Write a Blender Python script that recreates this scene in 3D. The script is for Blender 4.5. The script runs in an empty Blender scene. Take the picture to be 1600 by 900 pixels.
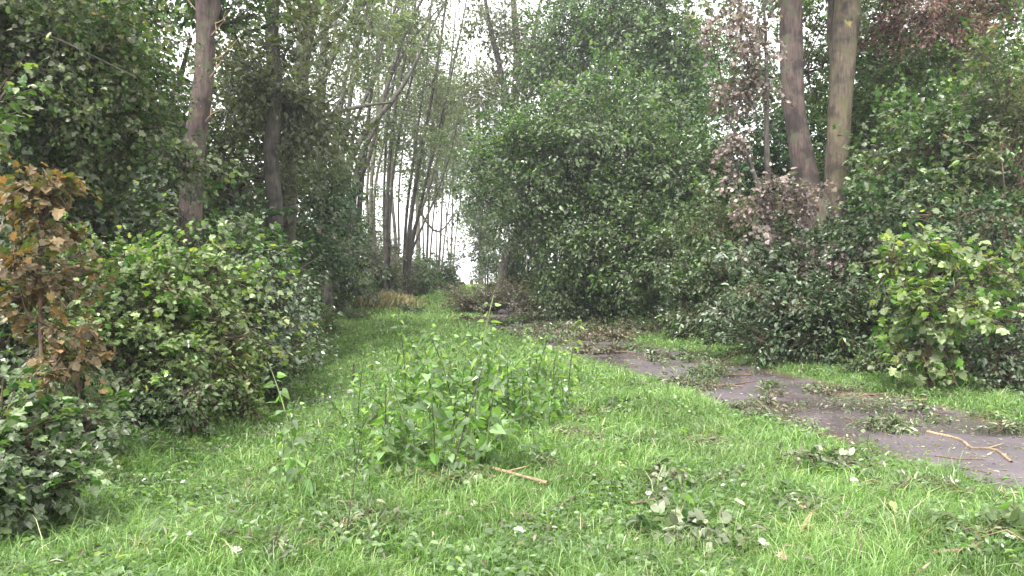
import bpy, math
import numpy as np
from mathutils import Vector
R = math.radians
sc = bpy.context.scene
col = sc.collection
rng = np.random.default_rng(7)

# ------------------------------------------------------------------ camera
CAM_H, F, HOR = 1.6, 1200.0, 438.0
cam = bpy.data.objects.new('camera', bpy.data.cameras.new('camera'))
cam.data.sensor_width = 36; cam.data.lens = 36 * F / 1600
cam.location = (0, 0, CAM_H)
cam.rotation_euler = (R(90) - math.atan((450 - HOR) / F), 0, 0)
cam.data.clip_start = 0.05; cam.data.clip_end = 3000
col.objects.link(cam); sc.camera = cam

# ------------------------------------------------------------------ sky, sun, exposure
HAZE = .0010
SUN_EL, SUN_AZ = 58, 205          # high, a little behind the camera; soft through cloud
w = bpy.data.worlds.new('World'); sc.world = w; w.use_nodes = True
nt = w.node_tree; nt.nodes.clear()
sky = nt.nodes.new('ShaderNodeTexSky'); sky.sky_type = 'NISHITA'; sky.sun_disc = False
sky.sun_elevation = R(SUN_EL); sky.sun_rotation = R(SUN_AZ); sky.dust_density = 4; sky.air_density = 1.0
hs = nt.nodes.new('ShaderNodeHueSaturation'); hs.inputs['Saturation'].default_value = 0.14
hs.inputs['Value'].default_value = 1.0
mx = nt.nodes.new('ShaderNodeMix'); mx.data_type = 'RGBA'; mx.inputs[0].default_value = 0.5
mx.inputs[7].default_value = (9.3, 9.1, 9.1, 1)
bg = nt.nodes.new('ShaderNodeBackground'); bg.inputs['Strength'].default_value = 0.10
wo = nt.nodes.new('ShaderNodeOutputWorld')
nt.links.new(sky.outputs[0], hs.inputs['Color']); nt.links.new(hs.outputs[0], mx.inputs[6])
nt.links.new(mx.outputs[2], bg.inputs['Color']); nt.links.new(bg.outputs[0], wo.inputs['Surface'])
sun = bpy.data.objects.new('sun', bpy.data.lights.new('sun', 'SUN'))
sun.data.energy = 1.5; sun.data.angle = R(12); sun.data.color = (1, .97, .91)
sun.rotation_euler = (R(90 - SUN_EL), 0, R(180 - SUN_AZ))
col.objects.link(sun)
sc.view_settings.view_transform = 'Standard'; sc.view_settings.look = 'None'
sc.view_settings.gamma = 1; sc.view_settings.use_curve_mapping = False
sc.view_settings.exposure = 2.36
sc.render.engine = 'CYCLES'
cy = sc.cycles
cy.max_bounces = 6; cy.diffuse_bounces = 3; cy.glossy_bounces = 2; cy.transmission_bounces = 3
cy.volume_bounces = 0; cy.transparent_max_bounces = 4
cy.sample_clamp_indirect = 4; cy.use_denoising = True
cy.caustics_reflective = False; cy.caustics_refractive = False

# ------------------------------------------------------------------ helpers
def tag(o, label=None, cat=None, group=None, kind=None):
    if label: o['label'] = label
    if cat: o['category'] = cat
    if group: o['group'] = group
    if kind: o['kind'] = kind
    return o
def empty(name, loc):
    o = bpy.data.objects.new(name, None); o.location = loc; o.empty_display_size = .2
    col.objects.link(o); return o
def smooth(e0, e1, x):
    t = np.clip((np.asarray(x, float) - e0) / (e1 - e0), 0, 1); return t * t * (3 - 2 * t)
def wob(x, y, s=1.0, k=0):
    """cheap smooth noise, about -1..1"""
    x = np.asarray(x, float) / s + 13.1 * k; y = np.asarray(y, float) / s - 7.7 * k
    return (np.sin(1.7 * x + 1.3 * np.sin(1.1 * y + k)) + np.sin(2.3 * y + 1.7 * np.sin(1.3 * x)) +
            .6 * np.sin(3.9 * x - 2.9 * y + 2 * k) + .5 * np.sin(5.3 * y + 4.1 * x)) / 3.1
# path centre line: distance -> x, half width
PY = np.array([-6, 0, 3, 5.7, 7, 9, 11.5, 14, 17, 20, 25, 30, 36, 45, 60])
PX = np.array([9.0, 7.4, 6.15, 5.1, 4.65, 4.15, 3.65, 3.1, 2.45, 1.7, .75, -.1, .1, -.2, -1.6])
PH = np.array([1.25] * 9 + [1.2, 1.15, 1.1, 1.1, 1.1, 1.0])
def path_x(y): return np.interp(y, PY, PX)
def path_h(y): return np.interp(y, PY, PH)
def left_edge(y): return np.interp(y, [0, 8, 12, 20, 30, 45, 60, 90, 120], [-3.5, -3.9, -4.3, -6.0, -7.6, -7.3, -6.8, -6.9, -7])
def right_edge(y): return np.interp(y, [0, 9, 14, 23, 31, 34, 55, 80], [7.2, 6.5, 6.3, 5.6, 3.9, 2.2, -.6, -2.2])
def hgt(x, y):
    x = np.asarray(x, float); y = np.asarray(y, float)
    rise = 1.0 * smooth(22, 70, y) - .9 * smooth(100, 190, y)
    dx = x - (left_edge(y) + 1.15)
    ditch = -.26 * np.exp(-(dx / .75) ** 2) * smooth(3, 7, y) * (1 - smooth(22, 34, y))
    bank = .22 * smooth(0, 2.5, left_edge(y) - x) + .1 * smooth(0, 2, x - right_edge(y))
    pd = np.clip((np.abs(x - path_x(y)) - path_h(y)) / .8, 0, 1)
    mound = .10 * np.exp(-((x + 1.0) / 1.5) ** 2 - ((y - 8.5) / 3) ** 2)
    bumps = .035 * wob(x, y, 1.1) * pd + .07 * wob(x, y, 5.0, 2) * pd
    return rise + ditch + bank + mound + bumps + .05 * pd
def H(x, y): return float(hgt(x, y))
def at(px, d, py=None):
    """world point seen at photo pixel px (and py) at distance d; on the ground if no py"""
    x = (px - 800) / F * d
    return (x, d, H(x, d) if py is None else CAM_H + (HOR - py) / F * d)
def nrm(v): return v / np.maximum(np.linalg.norm(v, axis=-1, keepdims=True), 1e-9)

def mesh(name, V, faces, mats, rnd=None, smooth_sh=False, mi=None, parent=None, origin=(0, 0, 0)):
    """faces: list of int arrays (n,k)"""
    V = np.asarray(V, np.float64) - np.asarray(origin)
    me = bpy.data.meshes.new(name)
    me.vertices.add(len(V)); me.vertices.foreach_set('co', V.astype(np.float32).ravel())
    faces = [f for f in faces if len(f)]
    loops = np.concatenate([f.ravel() for f in faces]).astype(np.int32)
    tot = np.concatenate([np.full(len(f), f.shape[1]) for f in faces]).astype(np.int32)
    start = np.concatenate([[0], np.cumsum(tot)[:-1]]).astype(np.int32)
    me.loops.add(len(loops)); me.loops.foreach_set('vertex_index', loops)
    me.polygons.add(len(tot)); me.polygons.foreach_set('loop_start', start)
    me.polygons.foreach_set('use_smooth', np.full(len(tot), smooth_sh))
    for m in (mats if isinstance(mats, (list, tuple)) else [mats]): me.materials.append(m)
    if mi is not None: me.polygons.foreach_set('material_index', mi.astype(np.int32))
    if rnd is not None:
        a = me.attributes.new('rnd', 'FLOAT', 'POINT'); a.data.foreach_set('value', rnd.astype(np.float32))
    me.update(calc_edges=True)
    o = bpy.data.objects.new(name, me)
    col.objects.link(o)
    if parent is not None: o.parent = parent
    return o

# leaf templates: x along, y side, z normal
def fan(outline, zc):
    o = np.array(outline, float); c = np.array([[o[:, 0].mean() * .95, 0, zc]])
    V = np.vstack([o, c]); n = len(o)
    Fc = np.array([[i, (i + 1) % n, n] for i in range(n)])
    return V, Fc
def mirror(h):  # half outline (x,y,z) from base to tip, both on the axis
    h = [tuple(p) for p in h]
    return h + [(x, -y, z) for x, y, z in h[-2:0:-1]]
LEAF = {
 'diamond': (np.array([(0, 0, 0), (.42, .34, .10), (1, 0, -.06), (.42, -.34, .10)], float), np.array([[0, 3, 2], [0, 2, 1]])),
 'ovate': fan(mirror([(0, 0, 0), (.22, .26, .07), (.6, .27, .06), (1, 0, -.16)]), -.03),
 'heart': fan(mirror([(.06, 0, 0), (-.04, .2, .05), (.2, .36, .09), (.6, .25, .02), (1, 0, -.2)]), -.03),
 'lance': fan(mirror([(0, 0, 0), (.3, .12, .05), (.65, .11, .02), (1, 0, -.18)]), -.02),
 'maple': fan(mirror([(.05, 0, 0), (-.02, .34, .03), (.22, .30, .05), (.42, .60, -.03), (.52, .30, .05), (.72, .34, 0), (1, 0, -.14)]), .0),
}
def leaf_mesh(name, P, D, N, S, kind, mat, parent=None, origin=(0, 0, 0), r=None, curl=1.0):
    Vt, Ft = LEAF[kind]; n = len(P)
    X = nrm(D); Z = N - (N * X).sum(-1, keepdims=True) * X; Z = nrm(Z); Y = np.cross(Z, X)
    c = rng.uniform(.2, 2.2, n) * curl
    V = (P[:, None] + S[:, None, None] * (Vt[None, :, 0:1] * X[:, None] + Vt[None, :, 1:2] * Y[:, None] +
         (Vt[None, :, 2] * c[:, None])[..., None] * Z[:, None]))
    k = len(Vt)
    Fa = (Ft[None] + (np.arange(n) * k)[:, None, None]).reshape(-1, 3)
    if r is None: r = rng.random(n)
    return mesh(name, V.reshape(-1, 3), [Fa], mat, rnd=np.repeat(r, k), parent=parent, origin=origin)

def tubes(paths, rad, sides):
    """paths (K,m,3), rad (K,m) -> V,F"""
    paths = np.asarray(paths, float); rad = np.asarray(rad, float)
    K, m, _ = paths.shape
    T = nrm(np.gradient(paths, axis=1))
    ref = np.where(np.abs(T[..., 2:3]) > .85, np.array([1., 0, 0]), np.array([0, 0, 1.]))
    ref = np.broadcast_to(ref[:, :1] * 0 + ref[:, m // 2:m // 2 + 1], T.shape)
    A = nrm(np.cross(T, ref)); B = np.cross(T, A)
    an = np.arange(sides) * 2 * math.pi / sides
    V = paths[:, :, None] + rad[:, :, None, None] * (np.cos(an)[None, None, :, None] * A[:, :, None] + np.sin(an)[None, None, :, None] * B[:, :, None])
    i = np.arange(m - 1)[:, None]; j = np.arange(sides)[None]
    q = np.stack([i * sides + j, i * sides + (j + 1) % sides, (i + 1) * sides + (j + 1) % sides, (i + 1) * sides + j], -1).reshape(-1, 4)
    Fq = (q[None] + (np.arange(K) * m * sides)[:, None, None]).reshape(-1, 4)
    return V.reshape(-1, 3), Fq
def resample(pts, n):
    """pts list of (x,y,z,r) -> smooth (n,4)"""
    p = np.array(pts, float)
    if len(p) == 2: t = np.linspace(0, 1, n)[:, None]; return p[0] * (1 - t) + p[1] * t
    seg = np.concatenate([[0], np.cumsum(np.linalg.norm(np.diff(p[:, :3], axis=0), axis=1))])
    ts = np.linspace(0, seg[-1], n); out = []
    ext = np.vstack([2 * p[0] - p[1], p, 2 * p[-1] - p[-2]])
    for t in ts:
        k = min(np.searchsorted(seg, t, 'right') - 1, len(p) - 2); u = (t - seg[k]) / (seg[k + 1] - seg[k] + 1e-9)
        a, b, c, d = ext[k], ext[k + 1], ext[k + 2], ext[k + 3]
        out.append(.5 * ((2 * b) + (c - a) * u + (2 * a - 5 * b + 4 * c - d) * u * u + (3 * b - a - 3 * c + d) * u ** 3))
    return np.array(out)
class Tb:
    """collects tubes for ONE mesh object"""
    def __init__(s): s.V = []; s.F = []; s.n = 0
    def add(s, paths, rad, sides=5):
        V, Fq = tubes(paths, rad, sides); s.V.append(V); s.F.append(Fq + s.n); s.n += len(V)
    def line(s, pts, n=8, sides=6, lump=0):
        q = resample(pts, n)
        V, Fq = tubes(q[None, :, :3], q[None, :, 3], sides)
        if lump:
            c = np.repeat(q[:, :3], sides, 0); d = V - c
            f = 1 + lump * (wob(V[:, 0] * 9 + V[:, 2] * 1.5, V[:, 1] * 9 - V[:, 2] * 1.1, 1, 3) + .6 * wob(V[:, 2] * 3, V[:, 0] * 5, 1, 5))
            V = c + d * f[:, None]
        s.V.append(V); s.F.append(Fq + s.n); s.n += len(V); return q
    def build(s, name, mat, parent=None, origin=(0, 0, 0)):
        return mesh(name, np.vstack(s.V), [np.vstack(s.F)], mat, smooth_sh=True, parent=parent, origin=origin)

# ------------------------------------------------------------------ materials
def newmat(name):
    m = bpy.data.materials.new(name); m.use_nodes = True; m.node_tree.nodes.clear(); return m, m.node_tree
def N(nt, t, **kw):
    n = nt.nodes.new(t)
    for k, v in kw.items():
        if k[0] == '_': setattr(n, k[1:], v)
        else: n.inputs[k.replace('__', ' ')].default_value = v
    return n
def ramp(nt, stops, interp='LINEAR'):
    r = nt.nodes.new('ShaderNodeValToRGB'); e = r.color_ramp.elements; r.color_ramp.interpolation = interp
    while len(e) < len(stops): e.new(.5)
    for a, (p, c) in zip(e, stops): a.position = p; a.color = (*c, 1)
    return r
def mixc(nt, fac, a, b, mode='MIX'):
    m = nt.nodes.new('ShaderNodeMix'); m.data_type = 'RGBA'; m.blend_type = mode
    for s, v in ((m.inputs[0], fac), (m.inputs[6], a), (m.inputs[7], b)):
        if hasattr(v, 'is_linked'): nt.links.new(v, s)
        elif isinstance(v, tuple): s.default_value = (*v, 1)
        else: s.default_value = v
    return m.outputs[2]
def leafmat(name, stops, back=None, rough=.42, transl=.25, spec=.5, tcol=1.6):
    m, nt = newmat(name); L = nt.links.new
    at_ = N(nt, 'ShaderNodeAttribute', _attribute_name='rnd')
    r = ramp(nt, stops); L(at_.outputs['Fac'], r.inputs[0])
    c = r.outputs[0]
    tc = N(nt, 'ShaderNodeTexCoord')
    nz = N(nt, 'ShaderNodeTexNoise', Scale=.9, Detail=1.0); L(tc.outputs['Object'], nz.inputs['Vector'])
    hsv = N(nt, 'ShaderNodeHueSaturation'); L(c, hsv.inputs['Color'])
    mr = N(nt, 'ShaderNodeMapRange'); L(nz.outputs[0], mr.inputs[0]); mr.inputs[1].default_value = .3; mr.inputs[2].default_value = .7
    mr.inputs[3].default_value = .82 if not back else .98; mr.inputs[4].default_value = 1.2 if not back else 1.5; L(mr.outputs[0], hsv.inputs['Value'])
    c = hsv.outputs[0]
    if back:
        g = N(nt, 'ShaderNodeNewGeometry')
        f1 = N(nt, 'ShaderNodeMath', _operation='MULTIPLY'); L(at_.outputs['Fac'], f1.inputs[0]); f1.inputs[1].default_value = 17.3
        f2 = N(nt, 'ShaderNodeMath', _operation='FRACT'); L(f1.outputs[0], f2.inputs[0])
        br = ramp(nt, [(.70, tuple(.5 * v for v in back)), (.95, tuple(min(1, 1.35 * v) for v in back))]); L(f2.outputs[0], br.inputs[0])
        c = mixc(nt, g.outputs['Backfacing'], c, br.outputs[0])
        f3 = N(nt, 'ShaderNodeMath', _operation='FRACT'); f4 = N(nt, 'ShaderNodeMath', _operation='MULTIPLY'); L(at_.outputs['Fac'], f4.inputs[0]); f4.inputs[1].default_value = 29.7; L(f4.outputs[0], f3.inputs[0])
    p = N(nt, 'ShaderNodeBsdfPrincipled', Roughness=rough); L(c, p.inputs['Base Color'])
    p.inputs['Specular IOR Level'].default_value = spec
    if back:
        rr_ = N(nt, 'ShaderNodeMapRange'); L(f3.outputs[0], rr_.inputs[0]); rr_.inputs[3].default_value = rough * .5; rr_.inputs[4].default_value = rough * 1.7
        L(rr_.outputs[0], p.inputs['Roughness'])
    t = N(nt, 'ShaderNodeBsdfTranslucent')
    tm = mixc(nt, 1.0, hsv.outputs[0], (tcol, tcol * 1.05, tcol * .5), 'MULTIPLY'); L(tm, t.inputs['Color'])
    ms = N(nt, 'ShaderNodeMixShader'); ms.inputs[0].default_value = transl
    L(p.outputs[0], ms.inputs[1]); L(t.outputs[0], ms.inputs[2])
    o = N(nt, 'ShaderNodeOutputMaterial'); L(ms.outputs[0], o.inputs[0]); return m
def barkmat(name, dark, light, green=None, gamt=.3, sc_=1.0, extra=None):
    m, nt = newmat(name); L = nt.links.new
    tc = N(nt, 'ShaderNodeTexCoord')
    mp = N(nt, 'ShaderNodeMapping'); mp.inputs['Scale'].default_value = (9 * sc_, 9 * sc_, 1.6 * sc_); L(tc.outputs['Object'], mp.inputs[0])
    n1 = N(nt, 'ShaderNodeTexNoise', Scale=2.2, Detail=7.0, Roughness=.65); L(mp.outputs[0], n1.inputs['Vector'])
    n2 = N(nt, 'ShaderNodeTexNoise', Scale=3.2, Detail=4.0); L(tc.outputs['Object'], n2.inputs['Vector'])
    r = ramp(nt, [(.32, dark), (.68, light)]); L(n1.outputs[0], r.inputs[0]); c = r.outputs[0]
    r3 = ramp(nt, [(.38, (.38,) * 3), (.5, (.95,) * 3), (.68, (1.35,) * 3)]); L(n2.outputs[0], r3.inputs[0])
    c = mixc(nt, 1.0, c, r3.outputs[0], 'MULTIPLY')
    if green:
        n3 = N(nt, 'ShaderNodeTexNoise', Scale=3.1, Detail=5.0); L(tc.outputs['Object'], n3.inputs['Vector'])
        r2 = ramp(nt, [(.62 - gamt * .4, (0, 0, 0)), (.75 - gamt * .4, (.7,) * 3)]); L(n3.outputs[0], r2.inputs[0])
        c = mixc(nt, r2.outputs[0], c, green)
    if extra:
        (ex, ey, ez), rad, ecol = extra
        d = N(nt, 'ShaderNodeVectorMath', _operation='DISTANCE'); L(tc.outputs['Object'], d.inputs[0]); d.inputs[1].default_value = (ex, ey, ez)
        n4 = N(nt, 'ShaderNodeTexNoise', Scale=14.0, Detail=4.0); L(tc.outputs['Object'], n4.inputs['Vector'])
        ad = N(nt, 'ShaderNodeMath', _operation='MULTIPLY_ADD'); L(n4.outputs[0], ad.inputs[0]); ad.inputs[1].default_value = -rad * 1.6; L(d.outputs['Value'], ad.inputs[2])
        mr = N(nt, 'ShaderNodeMapRange'); L(ad.outputs[0], mr.inputs[0]); mr.inputs[1].default_value = rad * .35; mr.inputs[2].default_value = rad * .1
        c = mixc(nt, mr.outputs[0], c, ecol)
    p = N(nt, 'ShaderNodeBsdfPrincipled', Roughness=.8); L(c, p.inputs['Base Color'])
    b = N(nt, 'ShaderNodeBump', Strength=1.0, Distance=.05); L(n1.outputs[0], b.inputs['Height']); L(b.outputs[0], p.inputs['Normal'])
    o = N(nt, 'ShaderNodeOutputMaterial'); L(p.outputs[0], o.inputs[0]); return m

G = leafmat
M = {}
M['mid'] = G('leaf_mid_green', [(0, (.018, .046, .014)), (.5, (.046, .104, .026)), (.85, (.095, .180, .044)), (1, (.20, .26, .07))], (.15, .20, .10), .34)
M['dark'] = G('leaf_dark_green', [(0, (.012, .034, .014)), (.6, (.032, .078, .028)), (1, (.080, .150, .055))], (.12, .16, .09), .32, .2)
M['blue'] = G('leaf_cool_green', [(0, (.016, .038, .014)), (.55, (.042, .088, .028)), (.9, (.095, .16, .060)), (1, (.20, .25, .13))], (.20, .25, .17), .30, .2)
M['olive'] = G('leaf_olive', [(0, (.020, .046, .014)), (.5, (.052, .105, .028)), (.85, (.115, .175, .052)), (.97, (.20, .20, .07)), (1, (.24, .15, .07))], (.15, .18, .09), .36, .28)
M['bright'] = G('leaf_bright_green', [(0, (.032, .085, .018)), (.5, (.078, .175, .032)), (.85, (.18, .28, .055)), (1, (.34, .36, .09))], (.22, .28, .12), .36, .32)
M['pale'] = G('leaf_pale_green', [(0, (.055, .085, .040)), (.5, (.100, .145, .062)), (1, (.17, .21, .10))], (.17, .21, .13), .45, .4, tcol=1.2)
M['grey'] = G('leaf_grey_olive', [(0, (.046, .060, .030)), (.5, (.080, .102, .048)), (1, (.14, .16, .08))], (.15, .17, .11), .45, .3)
M['yellow'] = G('leaf_yellow_green', [(0, (.07, .12, .022)), (.5, (.10, .17, .03)), (.85, (.20, .24, .06)), (1, (.36, .30, .12))], (.22, .26, .12), .40, .32)
M['copper'] = G('leaf_copper', [(0, (.065, .028, .030)), (.5, (.19, .092, .090)), (.85, (.32, .20, .19)), (.93, (.10, .15, .05)), (1, (.12, .18, .06))], (.20, .13, .11), .45, .22)
M['rust'] = G('leaf_rust_orange', [(0, (.040, .070, .018)), (.4, (.070, .075, .022)), (.7, (.13, .080, .026)), (1, (.21, .115, .045))], (.22, .16, .08), .42, .3)
M['wither'] = G('leaf_withered_pink', [(0, (.050, .040, .036)), (.5, (.13, .098, .090)), (.85, (.24, .19, .175)), (1, (.40, .33, .31))], (.22, .175, .16), .5, .2)
M['nettle'] = G('leaf_nettle', [(0, (.050, .115, .024)), (.5, (.110, .215, .050)), (.85, (.20, .32, .09)), (1, (.30, .37, .14))], (.15, .23, .10), .36, .40)
M['flip'] = G('leaf_upturned_pale', [(0, (.07, .12, .04)), (.5, (.17, .21, .12)), (.9, (.30, .33, .23)), (1, (.42, .43, .34))], (.09, .15, .05), .5, .2)
M['sprig'] = G('leaf_sprig', [(0, (.025, .060, .020)), (.5, (.055, .110, .032)), (.75, (.14, .18, .09)), (1, (.28, .31, .19))], (.20, .23, .14), .38, .2)
M['debris'] = G('leaf_debris_brown', [(0, (.035, .035, .020)), (.4, (.09, .082, .045)), (.7, (.12, .14, .06)), (1, (.24, .22, .14))], (.18, .165, .11), .55, .15)
M['pink'] = G('leaf_pink', [(0, (.44, .22, .20)), (1, (.50, .32, .28))], None, .5, .2)
M['white'] = G('leaf_white', [(0, (.42, .43, .36)), (1, (.50, .51, .44))], None, .5, .15)
M['litter'] = G('leaf_litter', [(0, (.08, .045, .03)), (.3, (.13, .13, .045)), (.6, (.24, .26, .10)), (1, (.40, .39, .25))], (.28, .29, .17), .5, .15)
M['grass'] = G('grass_blade', [(0, (.050, .090, .018)), (.25, (.078, .155, .038)), (.6, (.155, .268, .074)), (.9, (.280, .395, .155)), (.97, (.40, .44, .24)), (1, (.44, .40, .24))], None, .34, .38, .5, 1.5)
M['reed'] = G('dry_reed', [(0, (.13, .12, .05)), (.6, (.22, .19, .10)), (1, (.30, .26, .16))], None, .6, .3)
B = {}
B['redbark'] = barkmat('bark_reddish', (.022, .015, .013), (.105, .070, .061), (.08, .09, .05), .2)
B['greybark'] = barkmat('bark_grey', (.040, .034, .028), (.135, .115, .095), (.11, .12, .06), .35)
B['darkbark'] = barkmat('bark_dark', (.028, .024, .020), (.095, .080, .066), (.05, .06, .035), .25)
B['palebark'] = barkmat('bark_pale', (.13, .105, .08), (.32, .26, .20), (.17, .18, .10), .3)
B['twig'] = barkmat('twig_brown', (.07, .045, .030), (.17, .11, .075), None)
B['palestick'] = barkmat('stick_pale', (.20, .13, .08), (.42, .30, .19), None)
B['greenstem'] = barkmat('stem_green', (.08, .12, .035), (.16, .22, .07), None)

# ------------------------------------------------------------------ setting: ground, path
def ground_material():
    m, nt = newmat('ground_soil_and_turf'); L = nt.links.new
    tc = N(nt, 'ShaderNodeTexCoord')
    n1 = N(nt, 'ShaderNodeTexNoise', Scale=1.3, Detail=6.0); L(tc.outputs['Object'], n1.inputs['Vector'])
    n2 = N(nt, 'ShaderNodeTexNoise', Scale=22.0, Detail=5.0, Roughness=.7); L(tc.outputs['Object'], n2.inputs['Vector'])
    turf = ramp(nt, [(.3, (.035, .050, .016)), (.55, (.065, .105, .026)), (.75, (.11, .16, .04))]); L(n2.outputs[0], turf.inputs[0])
    soil = ramp(nt, [(.3, (.030, .022, .016)), (.55, (.075, .055, .040)), (.8, (.16, .12, .085))]); L(n2.outputs[0], soil.inputs[0])
    a = N(nt, 'ShaderNodeAttribute', _attribute_name='rnd')
    ad = N(nt, 'ShaderNodeMath', _operation='ADD'); L(n1.outputs[0], ad.inputs[0]); L(a.outputs['Fac'], ad.inputs[1])
    f = ramp(nt, [(.62, (0,) * 3), (.85, (1,) * 3)]); L(ad.outputs[0], f.inputs[0])
    c = mixc(nt, f.outputs[0], turf.outputs[0], soil.outputs[0])
    # far stubble field beyond the wood
    sx = N(nt, 'ShaderNodeSeparateXYZ'); L(tc.outputs['Object'], sx.inputs[0])
    mr = N(nt, 'ShaderNodeMapRange'); L(sx.outputs[1], mr.inputs[0]); mr.inputs[1].default_value = 105; mr.inputs[2].default_value = 125
    c = mixc(nt, mr.outputs[0], c, (.42, .34, .25))
    p = N(nt, 'ShaderNodeBsdfPrincipled', Roughness=.9); L(c, p.inputs['Base Color'])
    b = N(nt, 'ShaderNodeBump', Strength=.8, Distance=.03); L(n2.outputs[0], b.inputs['Height']); L(b.outputs[0], p.inputs['Normal'])
    o = N(nt, 'ShaderNodeOutputMaterial'); L(p.outputs[0], o.inputs[0]); return m
ys = np.concatenate([np.arange(-8, 30, .2), np.arange(30, 80, .8), np.geomspace(80, 1500, 30)])
xs = np.concatenate([-np.geomspace(1500, 16, 26), np.arange(-15.5, -8, .5), np.arange(-8, 9, .2), np.arange(9, 15.5, .5), np.geomspace(16, 1500, 26)])
gx, gy = np.meshgrid(xs, ys)
gz = hgt(gx, gy)
nX, nY = len(xs), len(ys)
idx = np.arange(nX * nY).reshape(nY, nX)
q = np.stack([idx[:-1, :-1], idx[:-1, 1:], idx[1:, 1:], idx[1:, :-1]], -1).reshape(-1, 4)
soilness = .55 * smooth(-.4, .8, left_edge(gy) - gx) + .55 * smooth(-.3, .8, gx - right_edge(gy)) * (gy < 90)
g = mesh('ground', np.stack([gx, gy, gz], -1).reshape(-1, 3), [q], ground_material(), rnd=soilness.ravel(), smooth_sh=True)
tag(g, 'grassy woodland ground with bare soil under the trees', 'ground', kind='structure')

def path_material():
    m, nt = newmat('wet_asphalt'); L = nt.links.new
    tc = N(nt, 'ShaderNodeTexCoord')
    n1 = N(nt, 'ShaderNodeTexNoise', Scale=.9, Detail=5.0, Roughness=.6); L(tc.outputs['Object'], n1.inputs['Vector'])
    n2 = N(nt, 'ShaderNodeTexNoise', Scale=55.0, Detail=3.0, Roughness=.7); L(tc.outputs['Object'], n2.inputs['Vector'])
    c1 = ramp(nt, [(.3, (.048, .039, .044)), (.7, (.100, .082, .091))]); L(n1.outputs[0], c1.inputs[0])
    c2 = ramp(nt, [(.3, (.6,) * 3), (.7, (1.4,) * 3)]); L(n2.outputs[0], c2.inputs[0])
    c = mixc(nt, 1.0, c1.outputs[0], c2.outputs[0], 'MULTIPLY')
    n3 = N(nt, 'ShaderNodeTexNoise', Scale=.55, Detail=4.0); L(tc.outputs['Object'], n3.inputs['Vector'])
    a = N(nt, 'ShaderNodeAttribute', _attribute_name='rnd')   # soil washed along the edges
    ad = N(nt, 'ShaderNodeMath', _operation='ADD'); L(n3.outputs[0], ad.inputs[0]); L(a.outputs['Fac'], ad.inputs[1])
    e = ramp(nt, [(.95, (0,) * 3), (1.0, (.8,) * 3)]); 
    e = ramp(nt, [(.66, (0,) * 3), (.90, (.9,) * 3)]); L(ad.outputs[0], e.inputs[0])
    c = mixc(nt, e.outputs[0], c, (.10, .072, .050))
    wet = ramp(nt, [(.48, (.60,) * 3), (.56, (.12,) * 3)]); L(n3.outputs[0], wet.inputs[0])
    p = N(nt, 'ShaderNodeBsdfPrincipled'); L(c, p.inputs['Base Color']); L(wet.outputs[0], p.inputs['Roughness'])
    b = N(nt, 'ShaderNodeBump', Strength=.5, Distance=.006); L(n2.outputs[0], b.inputs['Height']); L(b.outputs[0], p.inputs['Normal'])
    o = N(nt, 'ShaderNodeOutputMaterial'); L(p.outputs[0], o.inputs[0]); return m
yy = np.arange(-6, 60, .12); uu = np.linspace(-1, 1, 17)
edge = 1.05 + .07 * np.stack([wob(yy * 2, 0, 1, 1), wob(yy * 2, 5, 1, 2)], 1)
U, Yp = np.meshgrid(uu, yy)
hw = path_h(yy)[:, None] * np.where(U < 0, edge[:, :1], edge[:, 1:])
Xp = path_x(Yp) + U * hw
Zp = hgt(Xp, Yp) + .014
idx = np.arange(Xp.size).reshape(Xp.shape)
q = np.stack([idx[:-1, :-1], idx[:-1, 1:], idx[1:, 1:], idx[1:, :-1]], -1).reshape(-1, 4)
p_ = mesh('path', np.stack([Xp, Yp, Zp], -1).reshape(-1, 3), [q], path_material(), rnd=(np.abs(U) ** 4 * .4).ravel(), smooth_sh=True)
tag(p_, 'narrow wet purplish asphalt path running diagonally through the grass', 'path', kind='structure')

# ------------------------------------------------------------------ plants
def spray_tmpl(n, kind, r):
    """unit spray along +x"""
    if kind == 'pinnate':
        n2 = n // 2; t = np.repeat(np.linspace(.15, 1, n2), 2); s = np.tile([1, -1], n2)
        pos = np.stack([t, s * .02, -.18 * t * t], -1)
        D = np.stack([np.full(n2 * 2, .7), s * .9, np.full(n2 * 2, -.3)], -1) + r.normal(0, .2, (n2 * 2, 3)); return pos, nrm(D)
    t = r.random(n) ** .8; s = r.choice([-1, 1], n)
    off = s * r.random(n) * (.42 * (1.12 - t))
    pos = np.stack([t - np.abs(off) * .2, off, -.20 * t * t - .25 * off ** 2 + r.normal(0, .05, n)], -1)
    D = np.stack([.7 + 0 * t, s * .8, -.35 + 0 * t], -1) + r.normal(0, .35, (n, 3))
    return pos, nrm(D)
def basis(X, up=np.array([0, 0, 1.])):
    X = nrm(X); Y = np.cross(np.broadcast_to(up, X.shape), X); Y = nrm(Y + 1e-4); Z = np.cross(X, Y)
    return np.stack([X, Y, Z], -1)   # columns
WIND = np.array([.25, .15, 0])
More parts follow.
